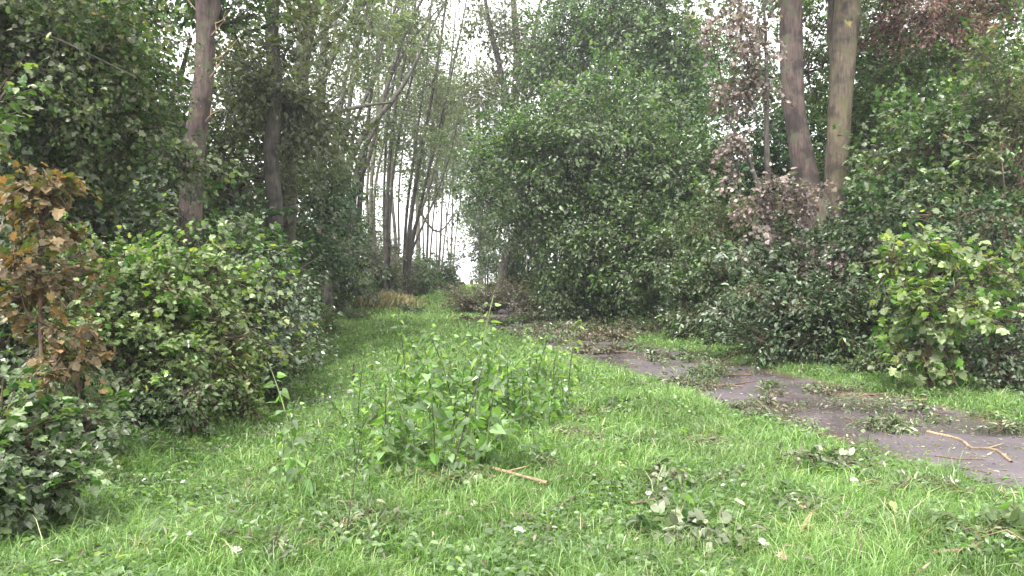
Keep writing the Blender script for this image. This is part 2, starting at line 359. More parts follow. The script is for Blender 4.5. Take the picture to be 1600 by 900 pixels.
def sprays_to_leaves(P, D, L, nleaf, kind='alt', size=.1, up=.8, out=.5, jit=.45, roll=.5):
    """P,D (K,3), L (K,)"""
    K = len(P)
    upv = nrm(np.array([0, 0, 1.]) + rng.normal(0, roll, (K, 3)))
    X = nrm(D); Y = nrm(np.cross(upv, X)); Z = np.cross(X, Y); Rm = np.stack([X, Y, Z], -1)
    T = [spray_tmpl(nleaf, kind, rng) for _ in range(12)]
    ti = rng.integers(0, 12, K)
    tp = np.stack([T[i][0] for i in range(12)])[ti]; td = np.stack([T[i][1] for i in range(12)])[ti]
    pos = P[:, None] + L[:, None, None] * np.einsum('kij,knj->kni', Rm, tp)
    d = np.einsum('kij,knj->kni', Rm, td)
    n = up * np.array([0, 0, 1.]) + out * Z[:, None] * .6 + out * X[:, None] * .5 + rng.normal(0, jit, pos.shape)
    S = size * rng.uniform(.6, 1.25, pos.shape[:2])
    # petiole gap
    return pos.reshape(-1, 3), d.reshape(-1, 3), n.reshape(-1, 3), S.ravel()

def plant(name, label, cat, stems, blobs, leaf='ovate', size=.1, mat='mid', bark='greybark', group=None,
          nleaf=36, slen=.8, stem_name='trunk', sides=10, lump=.03, crown_name='crown', twigs=True, up=.8, jit=.5, droop=.25,
          clump=.30, base=None, shell=2.4, kind='alt', stem_n=22, bark_obj=None, min_attach=.12):
    """stems: lists of (x,y,z,r). blobs: (cx,cy,cz, rx,ry,rz, n_clumps, sprays_per_clump)"""
    base = tuple(stems[0][0][:3]) if base is None else base
    root = tag(empty(name, base), label, cat, group)
    bm_ = bark_obj or B[bark]
    Q = []
    for st in stems:
        t = Tb(); qv = t.line(st, stem_n, sides, lump); t.build(stem_name, bm_, root, base); Q.append(qv)
    A = np.vstack([qq[int(len(qq) * min_attach):] for qq in Q])
    allP, allD, allL = [], [], []
    for (cx, cy_, cz, rx, ry, rz, nc, ns) in blobs:
        C = np.array([cx, cy_, cz]); Rr = np.array([rx, ry, rz])
        u = nrm(rng.normal(size=(nc, 3))); rad = rng.random((nc, 1)) ** (1 / shell)
        lobe = 1 + .38 * wob(u[:, 0] * 2.2 + cx, u[:, 2] * 2.2 + cz, 1, int(abs(cx * 7)) % 9)[:, None] + (rng.random((nc, 1)) < .12) * rng.uniform(.15, .5, (nc, 1))
        cc = C + u * rad * Rr * .95 * lobe
        gz_ = hgt(cc[:, 0], cc[:, 1]) + .12
        cc[:, 2] = np.maximum(cc[:, 2], gz_)
        K = nc * ns
        off = rng.normal(0, 1, (nc, ns, 3)) * clump * min(rx, ry, rz) * np.array([1, 1, .75])
        P = (cc[:, None] + off).reshape(-1, 3)
        P[:, 2] = np.maximum(P[:, 2], hgt(P[:, 0], P[:, 1]) + .06)
        outd = nrm((P - C) / Rr)
        cd = np.repeat(rng.normal(0, .45, (nc, 1, 3)), ns, 1).reshape(-1, 3)     # sprays of one clump hang alike
        D = nrm(outd + cd + rng.normal(0, .28, P.shape) + WIND * .8 + np.array([0, 0, .15 - droop]))
        Ls = slen * rng.uniform(.7, 1.5, K) * np.repeat(rng.uniform(.75, 1.3, nc), ns)
        sh = rng.random(K) < .07
        D = np.where(sh[:, None], nrm(outd * [1, 1, .5] + np.array([.2, 0, .9]) + rng.normal(0, .25, P.shape)), D)
        Ls = np.where(sh, Ls * 1.9, Ls)
        P0 = P - D * Ls[:, None] * .4
        allP.append(P0); allD.append(D); allL.append(Ls)
        # limb from the stem to the blob, branches to clumps, twigs to sprays
        t = Tb()
        dist = np.linalg.norm((A[:, :3] - C) * np.array([1, 1, 1.0]), axis=1) + np.where(A[:, 2] > cz, 1.5, 0) * rz
        a = A[np.argmin(dist + rng.normal(0, .1, len(A)))]
        m1 = (a[:3] * .5 + C * .5) + np.array([0, 0, -.08 * np.linalg.norm(C - a[:3])]) + rng.normal(0, .06, 3) * np.linalg.norm(C - a[:3])
        r0 = min(a[3] * .62, .02 + .014 * np.linalg.norm(C - a[:3]) + .012 * max(rx, rz))
        ql = t.line([(*a[:3], r0), (*m1, r0 * .75), (*C, r0 * .45)], 9, 6)
        j = rng.integers(3, 9, nc); s0 = ql[j, :3]
        mid = (s0 + cc) / 2 + rng.normal(0, .06, (nc, 3)) * np.linalg.norm(cc - s0, axis=1, keepdims=True)
        tt = np.linspace(0, 1, 5)[None, :, None]
        path = (1 - tt) ** 2 * s0[:, None] + 2 * tt * (1 - tt) * mid[:, None] + tt ** 2 * cc[:, None]
        rb = np.clip(r0 * .4, .005, .05)
        t.add(path, np.linspace(rb, max(rb * .35, .004), 5)[None].repeat(nc, 0), 4)
        if twigs:
            ccr = np.repeat(cc, ns, 0); t.add(np.stack([ccr, P0, P0 + D * Ls[:, None] * .45 + np.array([0, 0, -.02]), P0 + D * Ls[:, None] * .9 + np.array([0, 0, -.14]) * Ls[:, None]], 1),
                  np.array([[.006, .005, .004, .002]]).repeat(K, 0) * (1 + size * 3), 3)
        t.build('branch', bm_, root, base)
    P = np.vstack(allP); D = np.vstack(allD); Ls = np.concatenate(allL)
    lp, ld, ln, ls = sprays_to_leaves(P, D, Ls, nleaf, kind, size, up=up, jit=jit)
    ls *= np.repeat(rng.uniform(.72, 1.38, len(P)), nleaf if kind != 'pinnate' else (nleaf // 2) * 2)
    keep = lp[:, 2] > hgt(lp[:, 0], lp[:, 1]) + .01
    leaf_mesh(crown_name, lp[keep], ld[keep], ln[keep], ls[keep], leaf, M[mat], root, base)
    return root

def gp(px, d): return at(px, d)
def stem_px(pts, d0, w):
    """pts: list of (px,py) or (px,None=ground); optional third = own distance; w list of widths in photo px"""
    out = []
    for k, p in enumerate(pts):
        d = p[2] if len(p) > 2 else d0
        x, y, z = at(p[0], d, p[1]); out.append((x, y, z - (.15 if p[1] is None else 0), w[k] / F * d / 2))
    return out
def blob_px(px, py, d, wx, wy, depth, nc, ns):
    x, y, z = at(px, d, py); return (x, y, z, wx / F * d, depth, wy / F * d, nc, ns)

# ================================================================== TREES, left side
GL, GR = 'tall trees in the left wood', 'tall trees on the right'
# big reddish trunk with broken twigs
plant('tall_tree', 'tall straight tree with reddish-pink bark and pale broken twigs, left of the track', 'tree',
      [stem_px([(292, None), (297, 400), (302, 250), (318, 140), (322, 40), (316, -120), (310, -330)], 13, [42, 38, 34, 31, 28, 26, 18]),
       stem_px([(326, 60), (338, 10), (352, -60), (380, -200)], 13, [20, 17, 15, 8])],
      [blob_px(250, -140, 13.5, 190, 110, 1.8, 22, 7), blob_px(400, -170, 13.5, 150, 110, 1.8, 16, 7), blob_px(375, 30, 14.6, 40, 40, .8, 5, 5)],
      leaf='ovate', size=.12, mat='mid', bark='redbark', group=GL, nleaf=34, slen=1.0, sides=14, lump=.05, stem_n=34)
rt = [o for o in bpy.data.objects if o.type == 'EMPTY' and o.name == 'tall_tree'][0]; bl_ = np.array(rt.location)
for k in range(16):
    py = rng.uniform(20, 300); sx_ = rng.choice([-1, 1]); px = 318 - (py - 60) * .07 + sx_ * 10
    a = np.array(at(px, 12.95, py)); dd = np.array([sx_ * rng.uniform(.3, 1), rng.uniform(-.6, .1), rng.uniform(-.2, .9)]) * rng.uniform(.3, .8)
    T = Tb(); q_ = T.line([(*a, .012), (*(a + dd * .5 + rng.normal(0, .04, 3)), .009), (*(a + dd), .004)], 7, 5)
    T.line([(*q_[3, :3], .007), (*(q_[3, :3] + dd[[1, 0, 2]] * .4 + [0, 0, .1]), .003)], 4, 4)
    T.build('broken_twig', B['palestick'], rt, bl_)
plant('tall_tree', 'tall dark ivy-grey tree trunk rising behind the reddish one, with a dark crown', 'tree',
      [stem_px([(412, None), (424, 420), (430, 330), (424, 250), (432, 150), (426, 60), (430, -60), (425, -300)], 17, [34, 29, 25, 24, 23, 21, 18, 12])],
      [blob_px(400, 120, 18, 110, 90, 2.0, 20, 7), blob_px(470, 160, 17.4, 90, 60, 1.4, 14, 6), blob_px(370, 260, 18.5, 80, 80, 1.6, 16, 6), blob_px(420, -40, 18, 150, 70, 2.2, 14, 6)],
      leaf='ovate', size=.13, mat='grey', bark='darkbark', group=GL, nleaf=30, slen=1.2, sides=10, lump=.06)
plant('tall_tree', 'tall tan forked tree leaning right, behind the dark trunk', 'tree',
      [stem_px([(440, None), (450, 330), (457, 220), (472, 120), (474, 0), (470, -200)], 21, [36, 26, 23, 21, 15, 10]),
       stem_px([(458, 215), (500, 185), (560, 168), (615, 160)], 21, [9, 7, 6, 3]), stem_px([(474, 90), (500, 60), (530, 20), (560, -20)], 21, [10, 8, 6, 3]),
       stem_px([(468, 140), (484, 60), (500, -20), (520, -160)], 21, [18, 15, 13, 8])],
      [blob_px(500, -60, 21, 130, 70, 2.2, 14, 6), blob_px(560, 40, 22, 80, 60, 2, 7, 5), blob_px(480, 230, 22, 70, 50, 1.6, 12, 5)],
      leaf='ovate', size=.13, mat='pale', bark='greybark', group=GL, nleaf=26, slen=1.2, sides=9)
# fan of dark stems leaning right over the track
plant('multi_stem_tree', 'many-stemmed tree whose dark curved stems fan out to the right over the track', 'tree',
      [stem_px([(540, None), (540, 400), (534, 290), (566, 215), (608, 165), (640, 118), (672, 50), (715, -30)], 35, [20, 17, 14, 10, 8, 6, 4, 2]),
       stem_px([(536, None), (530, 290), (545, 180), (556, 90), (575, 10), (590, -90)], 35.3, [16, 12, 8, 6, 4, 2]),
       stem_px([(530, None), (524, 280), (536, 150), (560, 60), (600, -40)], 35.6, [14, 10, 7, 5, 2]),
       stem_px([(548, None), (556, 280), (590, 190), (620, 90), (650, 20), (690, -50)], 35.9, [14, 10, 8, 6, 4, 2]),
       stem_px([(545, None), (552, 320), (580, 240), (600, 150), (640, 70), (700, 0)], 36.4, [11, 8, 6, 5, 3, 2]),
       stem_px([(540, None), (545, 300), (555, 200), (585, 120), (610, 40), (660, -40)], 35.8, [11, 8, 6, 5, 3, 2]),
       stem_px([(525, None), (508, 270), (505, 160), (522, 60), (540, -60)], 36.2, [13, 9, 7, 5, 3]),
       stem_px([(552, None), (564, 300), (572, 230), (580, 150), (600, 60), (640, -30)], 36.5, [11, 9, 7, 5, 4, 2])],
      [blob_px(560, 30, 36, 100, 60, 2.4, 12, 5), blob_px(650, 20, 36, 70, 50, 2, 8, 4), blob_px(540, 150, 37, 60, 80, 1.8, 8, 4), blob_px(620, 100, 37, 40, 50, 1.6, 5, 4), blob_px(600, -60, 36, 140, 50, 3, 10, 5)],
      leaf='diamond', size=.17, mat='grey', bark='darkbark', nleaf=24, slen=1.2, sides=7, lump=.06)
# slim pale trees further down the left of the track
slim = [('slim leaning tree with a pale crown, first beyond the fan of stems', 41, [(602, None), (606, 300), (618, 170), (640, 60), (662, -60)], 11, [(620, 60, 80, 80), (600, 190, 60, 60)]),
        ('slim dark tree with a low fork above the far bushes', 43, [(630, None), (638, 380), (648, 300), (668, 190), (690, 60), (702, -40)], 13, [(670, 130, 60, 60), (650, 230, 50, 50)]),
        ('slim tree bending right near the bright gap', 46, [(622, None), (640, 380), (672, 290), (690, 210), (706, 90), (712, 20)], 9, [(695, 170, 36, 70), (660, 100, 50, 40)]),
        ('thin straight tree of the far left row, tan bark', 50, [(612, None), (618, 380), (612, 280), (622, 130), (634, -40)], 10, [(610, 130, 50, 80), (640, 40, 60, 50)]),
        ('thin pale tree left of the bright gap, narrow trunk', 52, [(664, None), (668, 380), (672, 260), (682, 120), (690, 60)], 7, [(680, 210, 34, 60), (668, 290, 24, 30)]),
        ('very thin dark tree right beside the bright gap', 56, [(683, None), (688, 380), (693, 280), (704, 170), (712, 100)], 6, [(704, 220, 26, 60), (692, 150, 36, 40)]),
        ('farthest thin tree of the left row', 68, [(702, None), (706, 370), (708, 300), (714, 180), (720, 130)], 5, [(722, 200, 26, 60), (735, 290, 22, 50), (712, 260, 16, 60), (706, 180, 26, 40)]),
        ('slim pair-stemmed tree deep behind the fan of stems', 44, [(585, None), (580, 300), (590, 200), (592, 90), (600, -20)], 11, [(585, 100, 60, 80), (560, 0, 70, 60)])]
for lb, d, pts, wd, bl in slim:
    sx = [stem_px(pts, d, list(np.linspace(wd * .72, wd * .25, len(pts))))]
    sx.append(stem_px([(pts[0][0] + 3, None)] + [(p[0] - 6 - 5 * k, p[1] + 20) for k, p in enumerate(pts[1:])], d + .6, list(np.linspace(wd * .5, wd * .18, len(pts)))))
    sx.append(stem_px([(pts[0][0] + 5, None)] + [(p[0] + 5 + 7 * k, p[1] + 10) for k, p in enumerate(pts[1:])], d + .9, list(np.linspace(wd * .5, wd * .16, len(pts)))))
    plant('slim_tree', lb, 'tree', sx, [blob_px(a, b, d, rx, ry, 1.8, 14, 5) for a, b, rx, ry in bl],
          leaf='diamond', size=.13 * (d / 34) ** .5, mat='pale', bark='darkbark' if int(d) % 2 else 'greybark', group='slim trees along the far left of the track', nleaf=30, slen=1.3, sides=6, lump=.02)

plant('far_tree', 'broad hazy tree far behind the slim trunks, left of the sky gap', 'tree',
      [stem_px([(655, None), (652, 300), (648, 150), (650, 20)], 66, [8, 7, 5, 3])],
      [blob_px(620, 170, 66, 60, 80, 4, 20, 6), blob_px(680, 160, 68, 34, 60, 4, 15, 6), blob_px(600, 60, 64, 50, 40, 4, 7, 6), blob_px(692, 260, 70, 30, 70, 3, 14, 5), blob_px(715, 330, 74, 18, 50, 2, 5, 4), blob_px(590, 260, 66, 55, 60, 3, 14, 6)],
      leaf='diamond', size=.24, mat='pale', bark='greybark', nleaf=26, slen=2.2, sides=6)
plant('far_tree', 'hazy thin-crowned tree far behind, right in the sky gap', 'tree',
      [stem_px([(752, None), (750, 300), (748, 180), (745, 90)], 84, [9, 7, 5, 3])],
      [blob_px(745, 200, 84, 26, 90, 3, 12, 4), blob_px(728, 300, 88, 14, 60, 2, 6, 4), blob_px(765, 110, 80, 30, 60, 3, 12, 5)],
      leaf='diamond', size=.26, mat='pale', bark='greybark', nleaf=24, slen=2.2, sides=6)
plant('arching_tree', 'tree with long thin branches arching in from the top, over the fan of stems', 'tree',
      [stem_px([(515, None), (500, 300), (505, 120), (520, -40), (560, -160)], 30, [20, 16, 14, 10, 5]), stem_px([(505, 120), (560, 20), (620, -40), (700, -60)], 30, [10, 8, 6, 3])],
      [blob_px(600, -30, 30, 110, 36, 2, 9, 5), blob_px(690, -10, 30, 50, 22, 1.2, 5, 4), blob_px(510, 90, 30, 60, 50, 1.6, 9, 5)],
      leaf='ovate', size=.13, mat='grey', bark='darkbark', nleaf=26, slen=1.3, sides=7)
# leafy small trees at the near left (overhanging the top-left corner)
plant('field_maple', 'leafy maple overhanging the top left corner, drooping green sprays in front of the reddish trunk', 'tree',
      [[(-7.6, 10.2, H(-7.6, 10.2) - .1, .11), (-7.3, 10, 2.2, .09), (-6.6, 9.8, 4.2, .06), (-6.2, 9.6, 6.5, .03)],
       stem_px([(-60, 70), (20, 50), (85, 60), (150, 90), (215, 122)], 8.6, [5, 4, 3.5, 3, 2]), [(-7.6, 10.2, .9, .06), (-6.4, 9.9, 2.9, .045), (-5.2, 9.5, 3.9, .025)]],
      [blob_px(40, 90, 9.6, 150, 110, 1.2, 30, 8), blob_px(150, 110, 9.9, 100, 90, .9, 22, 8), blob_px(70, 250, 10.4, 120, 70, 1.1, 20, 8),
       blob_px(200, 215, 10.2, 60, 36, .5, 8, 6), blob_px(290, 250, 10.6, 46, 16, .3, 4, 4), blob_px(0, 0, 9.0, 170, 100, 1.5, 20, 8)],
      leaf='maple', size=.062, mat='olive', bark='darkbark', nleaf=44, slen=.75, droop=.45, jit=.8)
plant('field_maple', 'small maple further back at the left, with olive leaves and a dark forked stem', 'tree',
      [stem_px([(258, None), (250, 300), (256, 200), (275, 150), (300, 60)], 15, [22, 18, 15, 10, 5]), stem_px([(250, 240), (240, 160), (232, 60)], 15, [12, 9, 5])],
      [blob_px(150, 60, 15.5, 130, 110, 1.8, 26, 8), blob_px(200, 250, 15.5, 90, 90, 1.4, 22, 8), blob_px(60, 300, 14, 130, 110, 1.6, 22, 8), blob_px(140, -60, 15.5, 200, 60, 2.0, 14, 8)],
      leaf='ovate', size=.085, mat='olive', bark='darkbark', nleaf=44, slen=.95)
# near twig with big maple leaves, upper left edge
plant('maple_sapling', 'young maple at the left edge with large olive leaves reaching in above the copper sapling', 'sapling',
      [[(-4.3, 5.6, H(-4.3, 5.6) - .1, .022), (-4.2, 5.6, 1.4, .018), (-4.0, 5.6, 2.5, .012), (-3.8, 5.6, 3.2, .006)]],
      [blob_px(-15, 175, 5.6, 45, 34, .3, 7, 3)],
      leaf='maple', size=.075, mat='olive', bark='twig', nleaf=12, slen=.35, stem_name='stem', crown_name='foliage', sides=6)

# ------------------------------------------------------------------ shrubs, left side
def shrub(label, px, d, wpx, top, mat, size=.1, leaf='ovate', dep=1.0, n=26, ns=7, nleaf=26, bottom=None, bark='twig', name='shrub', cat='shrub', group='shrubs in the left understorey', slen=.6, up=.8, droop=.25, nst=3, twigs=True, offx=0, jit=.52):
    """bushy shrub filling px +- wpx, from the ground up to photo row top"""
    x, y, z0 = at(px, d)
    zt = CAM_H + (HOR - top) / F * d; zb = z0 + .1 if bottom is None else CAM_H + (HOR - bottom) / F * d
    w_ = wpx / F * d; hc = (zt + zb) / 2; rz = (zt - zb) / 2
    st = []
    for k in range(nst):
        a = (k + .5) / nst * 2 - 1
        st.append([(x + offx + a * .12 + .0, y + rng.uniform(-.15, .15), z0 - .1, .028 + .006 * rz), (x + offx * .5 + a * w_ * .3, y + rng.uniform(-.2, .2), (z0 + hc) / 2, .022 + .004 * rz), (x + a * w_ * .55, y, zt - rz * .5, .008)])
    bl = [(x, y, hc, w_, dep, rz, n, ns), (x - w_ * .35, y, zb + rz * .5, w_ * .75, dep * .9, rz * .5, n // 3, ns), (x + w_ * .35, y - .05, zb + rz * .45, w_ * .7, dep * .9, rz * .45, n // 3, ns)]
    return plant(name, label, cat, st, bl, leaf=leaf, size=size, mat=mat, bark=bark, group=group, nleaf=nleaf, slen=slen, stem_name='stem',
                 crown_name='foliage', sides=6, up=up, droop=droop, stem_n=9, clump=.22, twigs=twigs, jit=jit)
# front row, left
shrub('bright green bush with maple leaves beside the swale, biggest of the near left bushes', 235, 9.3, 125, 335, 'bright', .064, 'maple', .9, 46, 8, 30, bottom=610)
shrub('yellowing bush low in front of the bright maple bush', 315, 8.9, 80, 480, 'yellow', .065, 'maple', .5, 11, 5, 16, bottom=590)
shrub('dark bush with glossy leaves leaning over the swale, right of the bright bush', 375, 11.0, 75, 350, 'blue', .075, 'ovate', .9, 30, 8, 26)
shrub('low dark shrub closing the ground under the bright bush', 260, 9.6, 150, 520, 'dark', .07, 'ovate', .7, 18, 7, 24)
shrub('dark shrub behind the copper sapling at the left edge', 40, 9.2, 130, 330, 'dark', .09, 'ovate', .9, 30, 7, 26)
shrub('tall leafy bush in the left edge mid-distance with grey-green leaves', 110, 11.5, 130, 200, 'blue', .10, 'maple', 1.2, 34, 7, 24)
shrub('pale bush in front of the reddish trunk', 335, 11.8, 75, 350, 'mid', .095, 'maple', .8, 24, 7, 24, bottom=470)
shrub('green bush behind the bright bush, under the reddish tree', 190, 13.0, 95, 270, 'mid', .10, 'ovate', 1.0, 30, 7, 26)
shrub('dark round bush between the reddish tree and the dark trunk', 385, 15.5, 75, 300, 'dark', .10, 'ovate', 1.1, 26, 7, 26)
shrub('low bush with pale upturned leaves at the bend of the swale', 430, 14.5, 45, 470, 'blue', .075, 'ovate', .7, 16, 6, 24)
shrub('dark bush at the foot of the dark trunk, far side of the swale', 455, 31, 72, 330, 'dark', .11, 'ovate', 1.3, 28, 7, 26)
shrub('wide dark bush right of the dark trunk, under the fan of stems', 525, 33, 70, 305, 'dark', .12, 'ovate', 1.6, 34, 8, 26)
shrub('mid green bush on the left bank before the dry reeds', 480, 31, 50, 400, 'mid', .10, 'ovate', 1.1, 20, 7, 26)
shrub('grey-green bush beyond the fan of stems', 575, 42, 46, 345, 'grey', .13, 'ovate', 1.8, 26, 8, 26)
shrub('rounded bush behind the dry reeds on the left bank', 560, 40, 30, 420, 'mid', .12, 'ovate', 1.2, 18, 7, 24)
shrub('small bush right behind the dry reeds', 622, 47, 28, 395, 'grey', .15, 'ovate', 1.5, 16, 7, 24)
shrub('round green bush nearest the bright gap on its left', 690, 58, 30, 395, 'mid', .17, 'ovate', 2.0, 22, 7, 24)
shrub('rounded green bush left of the bush by the gap', 655, 52, 28, 390, 'mid', .16, 'ovate', 1.8, 18, 7, 24)
shrub('low grey-green bush at the feet of the slim trees beyond the dry reeds', 640, 49, 34, 400, 'mid', .14, 'ovate', 1.2, 20, 7, 24)
shrub('little round bush standing in the grass beside the dry reeds', 640, 33, 18, 478, 'mid', .08, 'ovate', .4, 8, 5, 18, slen=.3)
shrub('leafy bush in deep shade behind the glossy bush at the swale', 410, 19, 60, 400, 'mid', .09, 'ovate', 1.0, 24, 7, 26)
shrub('low nettle-like bush with pale leaves on the bank of the swale', 445, 17, 36, 500, 'bright', .07, 'ovate', .5, 12, 6, 18, slen=.35)
shrub('thin-leaved bush between the copper sapling and the bright maple bush', 150, 8.4, 50, 400, 'olive', .07, 'ovate', .5, 18, 6, 22, bottom=620)
# tall backdrop bushes of the left wood (dense, dark)
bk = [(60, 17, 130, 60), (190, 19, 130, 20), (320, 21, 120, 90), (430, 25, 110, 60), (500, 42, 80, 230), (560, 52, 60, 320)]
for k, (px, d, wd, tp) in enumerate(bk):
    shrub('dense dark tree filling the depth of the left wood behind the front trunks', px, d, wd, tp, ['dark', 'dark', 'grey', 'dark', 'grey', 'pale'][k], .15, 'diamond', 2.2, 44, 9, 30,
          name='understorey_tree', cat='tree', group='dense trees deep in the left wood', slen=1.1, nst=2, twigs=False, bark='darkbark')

# copper sapling
plant('copper_sapling', 'slender sapling with orange-brown leaves at the left edge', 'sapling',
      [stem_px([(66, None), (64, 560), (62, 430), (66, 340), (64, 290)], 6.6, [7, 7, 6, 5, 2])],
      [blob_px(75, 320, 6.6, 42, 70, .3, 10, 4), blob_px(60, 430, 6.6, 66, 60, .3, 8, 4), blob_px(80, 510, 6.6, 50, 40, .3, 4, 3), blob_px(95, 565, 6.5, 45, 18, .25, 5, 3)],
      leaf='maple', size=.074, mat='rust', bark='twig', nleaf=13, slen=.3, stem_name='stem', crown_name='foliage', sides=6, stem_n=12, droop=.5)
shrub('dark leafy shrub in the bottom left corner, closest to the viewer', 10, 4.9, 62, 590, 'mid', .062, 'maple', .35, 20, 6, 20, group=None, slen=.3, bottom=830)
shrub('small broad-leaved seedling on bare soil under the copper sapling', 160, 7.2, 28, 600, 'bright', .10, 'ovate', .2, 5, 3, 9, group=None, slen=.22, name='seedling', cat='plant', nst=2)
shrub('pair of pink-tipped leafy shoots at the foot of the copper sapling', 105, 7.0, 34, 520, 'mid', .075, 'lance', .25, 6, 4, 12, group=None, slen=.26, name='seedling', cat='plant', nst=2)

for px, d, wd, tp, mt, lb in [(120, 6.6, 36, 640, 'mid', 'nettle clump between the bottom left shrub and the bare soil'), (215, 8.2, 40, 590, 'dark', 'dark weed clump at the foot of the bright maple bush, left side'),
                          (300, 8.3, 45, 575, 'mid', 'bramble clump spilling from the foot of the bright maple bush'), (372, 9.3, 40, 560, 'bright', 'bright weed clump at the edge of the swale'),
                          (420, 11, 40, 530, 'mid', 'leafy weeds on the bank of the swale, beyond the bright clump'), (452, 13.5, 32, 515, 'bright', 'pale leafy weeds at the bend of the swale'),
                          (475, 17, 26, 500, 'mid', 'far weed clump on the bank of the swale'), (510, 24, 26, 480, 'bright', 'bright green weeds at the foot of the dark left bushes'),
                          (556, 30, 20, 478, 'mid', 'low weeds just left of the dry reeds')]:
    shrub(lb, px, d, wd, tp, mt, .06, 'ovate', .4, 10, 5, 18, group='weed clumps along the left edge of the grass', name='weed_clump', cat='plant', slen=.38)
# dry reeds
x, y, z = at(600, 37)
n = 500
P = np.stack([x + rng.normal(0, .7, n), y + rng.normal(0, .8, n), np.zeros(n)], -1); P[:, 2] = hgt(P[:, 0], P[:, 1])
Dd = nrm(np.array([.15, 0, 1]) + rng.normal(0, .3, (n, 3)) * np.array([1, 1, .2]))
o = leaf_mesh('dry_reeds', P, Dd, rng.normal(size=(n, 3)), rng.uniform(.35, .85, n), 'lance', M['reed'], origin=(x, y, z)); o.location = (x, y, z)
tag(o, 'patch of dry tan grass stalks on the left bank down the track', 'dry grass', kind='stuff')

# ================================================================== RIGHT SIDE
lich = (lambda t: (t[0], t[1], t[2]))(at(1314, 16.6, 34))
base_r = at(1285, 17)
B['mossbark'] = barkmat('bark_olive_lichen', (.026, .020, .014), (.125, .094, .064), (.085, .080, .035), .3,
                        extra=((lich[0] - base_r[0], lich[1] - base_r[1] , lich[2] - base_r[2] + .15), .15, (.20, .17, .05)))
plant('twin_trunk_tree', 'big tree with smooth olive-grey trunk and a yellow lichen patch, right one of the pair', 'tree',
      [stem_px([(1296, None), (1298, 420), (1306, 270), (1312, 160), (1318, 60), (1326, -40), (1335, -250)], 17, [44, 38, 35, 35, 39, 37, 26]),
       stem_px([(1306, 110), (1298, 60), (1300, 0), (1306, -80)], 17.3, [16, 15, 14, 10])],
      [blob_px(1370, -90, 17.5, 150, 60, 2, 14, 7), blob_px(1300, -90, 18.5, 130, 70, 2, 12, 6)],
      leaf='ovate', size=.12, mat='mid', group=GR, nleaf=28, slen=1.0, sides=16, lump=.035, stem_n=40, bark_obj=B['mossbark'])
plant('twin_trunk_tree', 'big tree with dark reddish leaning trunk, left one of the pair', 'tree',
      [stem_px([(1285, None), (1275, 380), (1262, 290), (1248, 225), (1238, 150), (1235, 60), (1232, -40), (1225, -220)], 17, [50, 44, 38, 34, 34, 35, 33, 24]),
       stem_px([(1288, 400), (1284, 330), (1278, 296)], 16.8, [40, 32, 14])],
      [blob_px(1180, -60, 17.5, 130, 80, 2, 14, 7), blob_px(1260, -110, 17, 80, 60, 1.6, 8, 6), blob_px(1275, 110, 18.6, 26, 80, .5, 7, 5)],
      leaf='ovate', size=.12, mat='pale', bark='redbark', group=GR, nleaf=26, slen=.9, sides=16, lump=.06, stem_n=40)
# withered one between
plant('withered_tree', 'thin tree with withered pinkish-grey leaves hanging left of the twin trunks', 'tree',
      [stem_px([(1212, None), (1208, 420), (1198, 250), (1196, 90), (1190, -30)], 15.2, [13, 11, 9, 6, 3]),
       stem_px([(1206, 360), (1170, 250), (1140, 190), (1120, 90)], 15.2, [8, 6, 4, 2])],
      [blob_px(1165, 90, 15.2, 44, 85, .7, 12, 5), blob_px(1140, 25, 15.2, 60, 55, .7, 8, 5), blob_px(1150, 230, 15.2, 34, 55, .5, 5, 4), blob_px(1225, 300, 14.2, 48, 26, .4, 8, 4),
       blob_px(1195, 350, 14.6, 50, 60, .5, 5, 4), blob_px(1270, 400, 14.2, 60, 60, .4, 6, 3)],
      leaf='maple', size=.075, mat='wither', bark='darkbark', nleaf=20, slen=.5, sides=7, droop=.7, up=.4, jit=.7)
# big rounded tree leaning to the track
plant('willow', 'huge rounded bushy tree with leaves to the ground at the bend of the path', 'tree',
      [stem_px([(960, None), (955, 430), (930, 330), (900, 240), (900, 150)], 27, [34, 28, 20, 12, 6]),
       stem_px([(975, None), (1000, 400), (1030, 300), (1045, 220)], 27, [28, 22, 14, 6]),
       stem_px([(940, None), (900, 420), (850, 340), (810, 290)], 27, [26, 20, 14, 6])],
      [blob_px(925, 230, 26, 110, 110, 2.4, 60, 9), blob_px(830, 290, 26, 92, 92, 2.0, 42, 9), blob_px(1030, 300, 25, 105, 105, 2.2, 52, 9),
       blob_px(960, 380, 24.5, 110, 95, 1.9, 52, 9), blob_px(1075, 420, 23, 85, 80, 1.7, 38, 9), blob_px(900, 440, 26, 50, 52, 1.5, 20, 8)],
      leaf='ovate', size=.125, mat='mid', bark='darkbark', nleaf=34, slen=1.1, sides=8, clump=.24)
plant('leaning_tree', 'dark tree with a slanting trunk over the brush pile, left of the big bushy tree', 'tree',
      [stem_px([(782, None), (790, 400), (812, 360), (815, 310), (800, 250)], 40, [18, 16, 13, 9, 5]), stem_px([(800, None), (803, 400), (806, 340)], 40.5, [7, 6, 5])],
      [blob_px(800, 240, 33, 60, 80, 1.8, 30, 8), blob_px(768, 285, 33, 34, 55, 1.4, 16, 8), blob_px(830, 350, 38, 60, 50, 1.8, 22, 8), blob_px(800, 400, 41, 40, 30, 1.2, 8, 8)],
      leaf='ovate', size=.13, mat='dark', bark='darkbark', nleaf=28, slen=1.3, sides=8, droop=.6)
shrub('yellow-green bush behind the brush pile under the leaning tree', 820, 42, 55, 385, 'pale', .15, 'ovate', 1.6, 24, 7, 26, group=None)
shrub('dark bush between the brush pile and the big bushy tree', 880, 33, 45, 390, 'dark', .12, 'ovate', 1.2, 20, 7, 26, group=None)
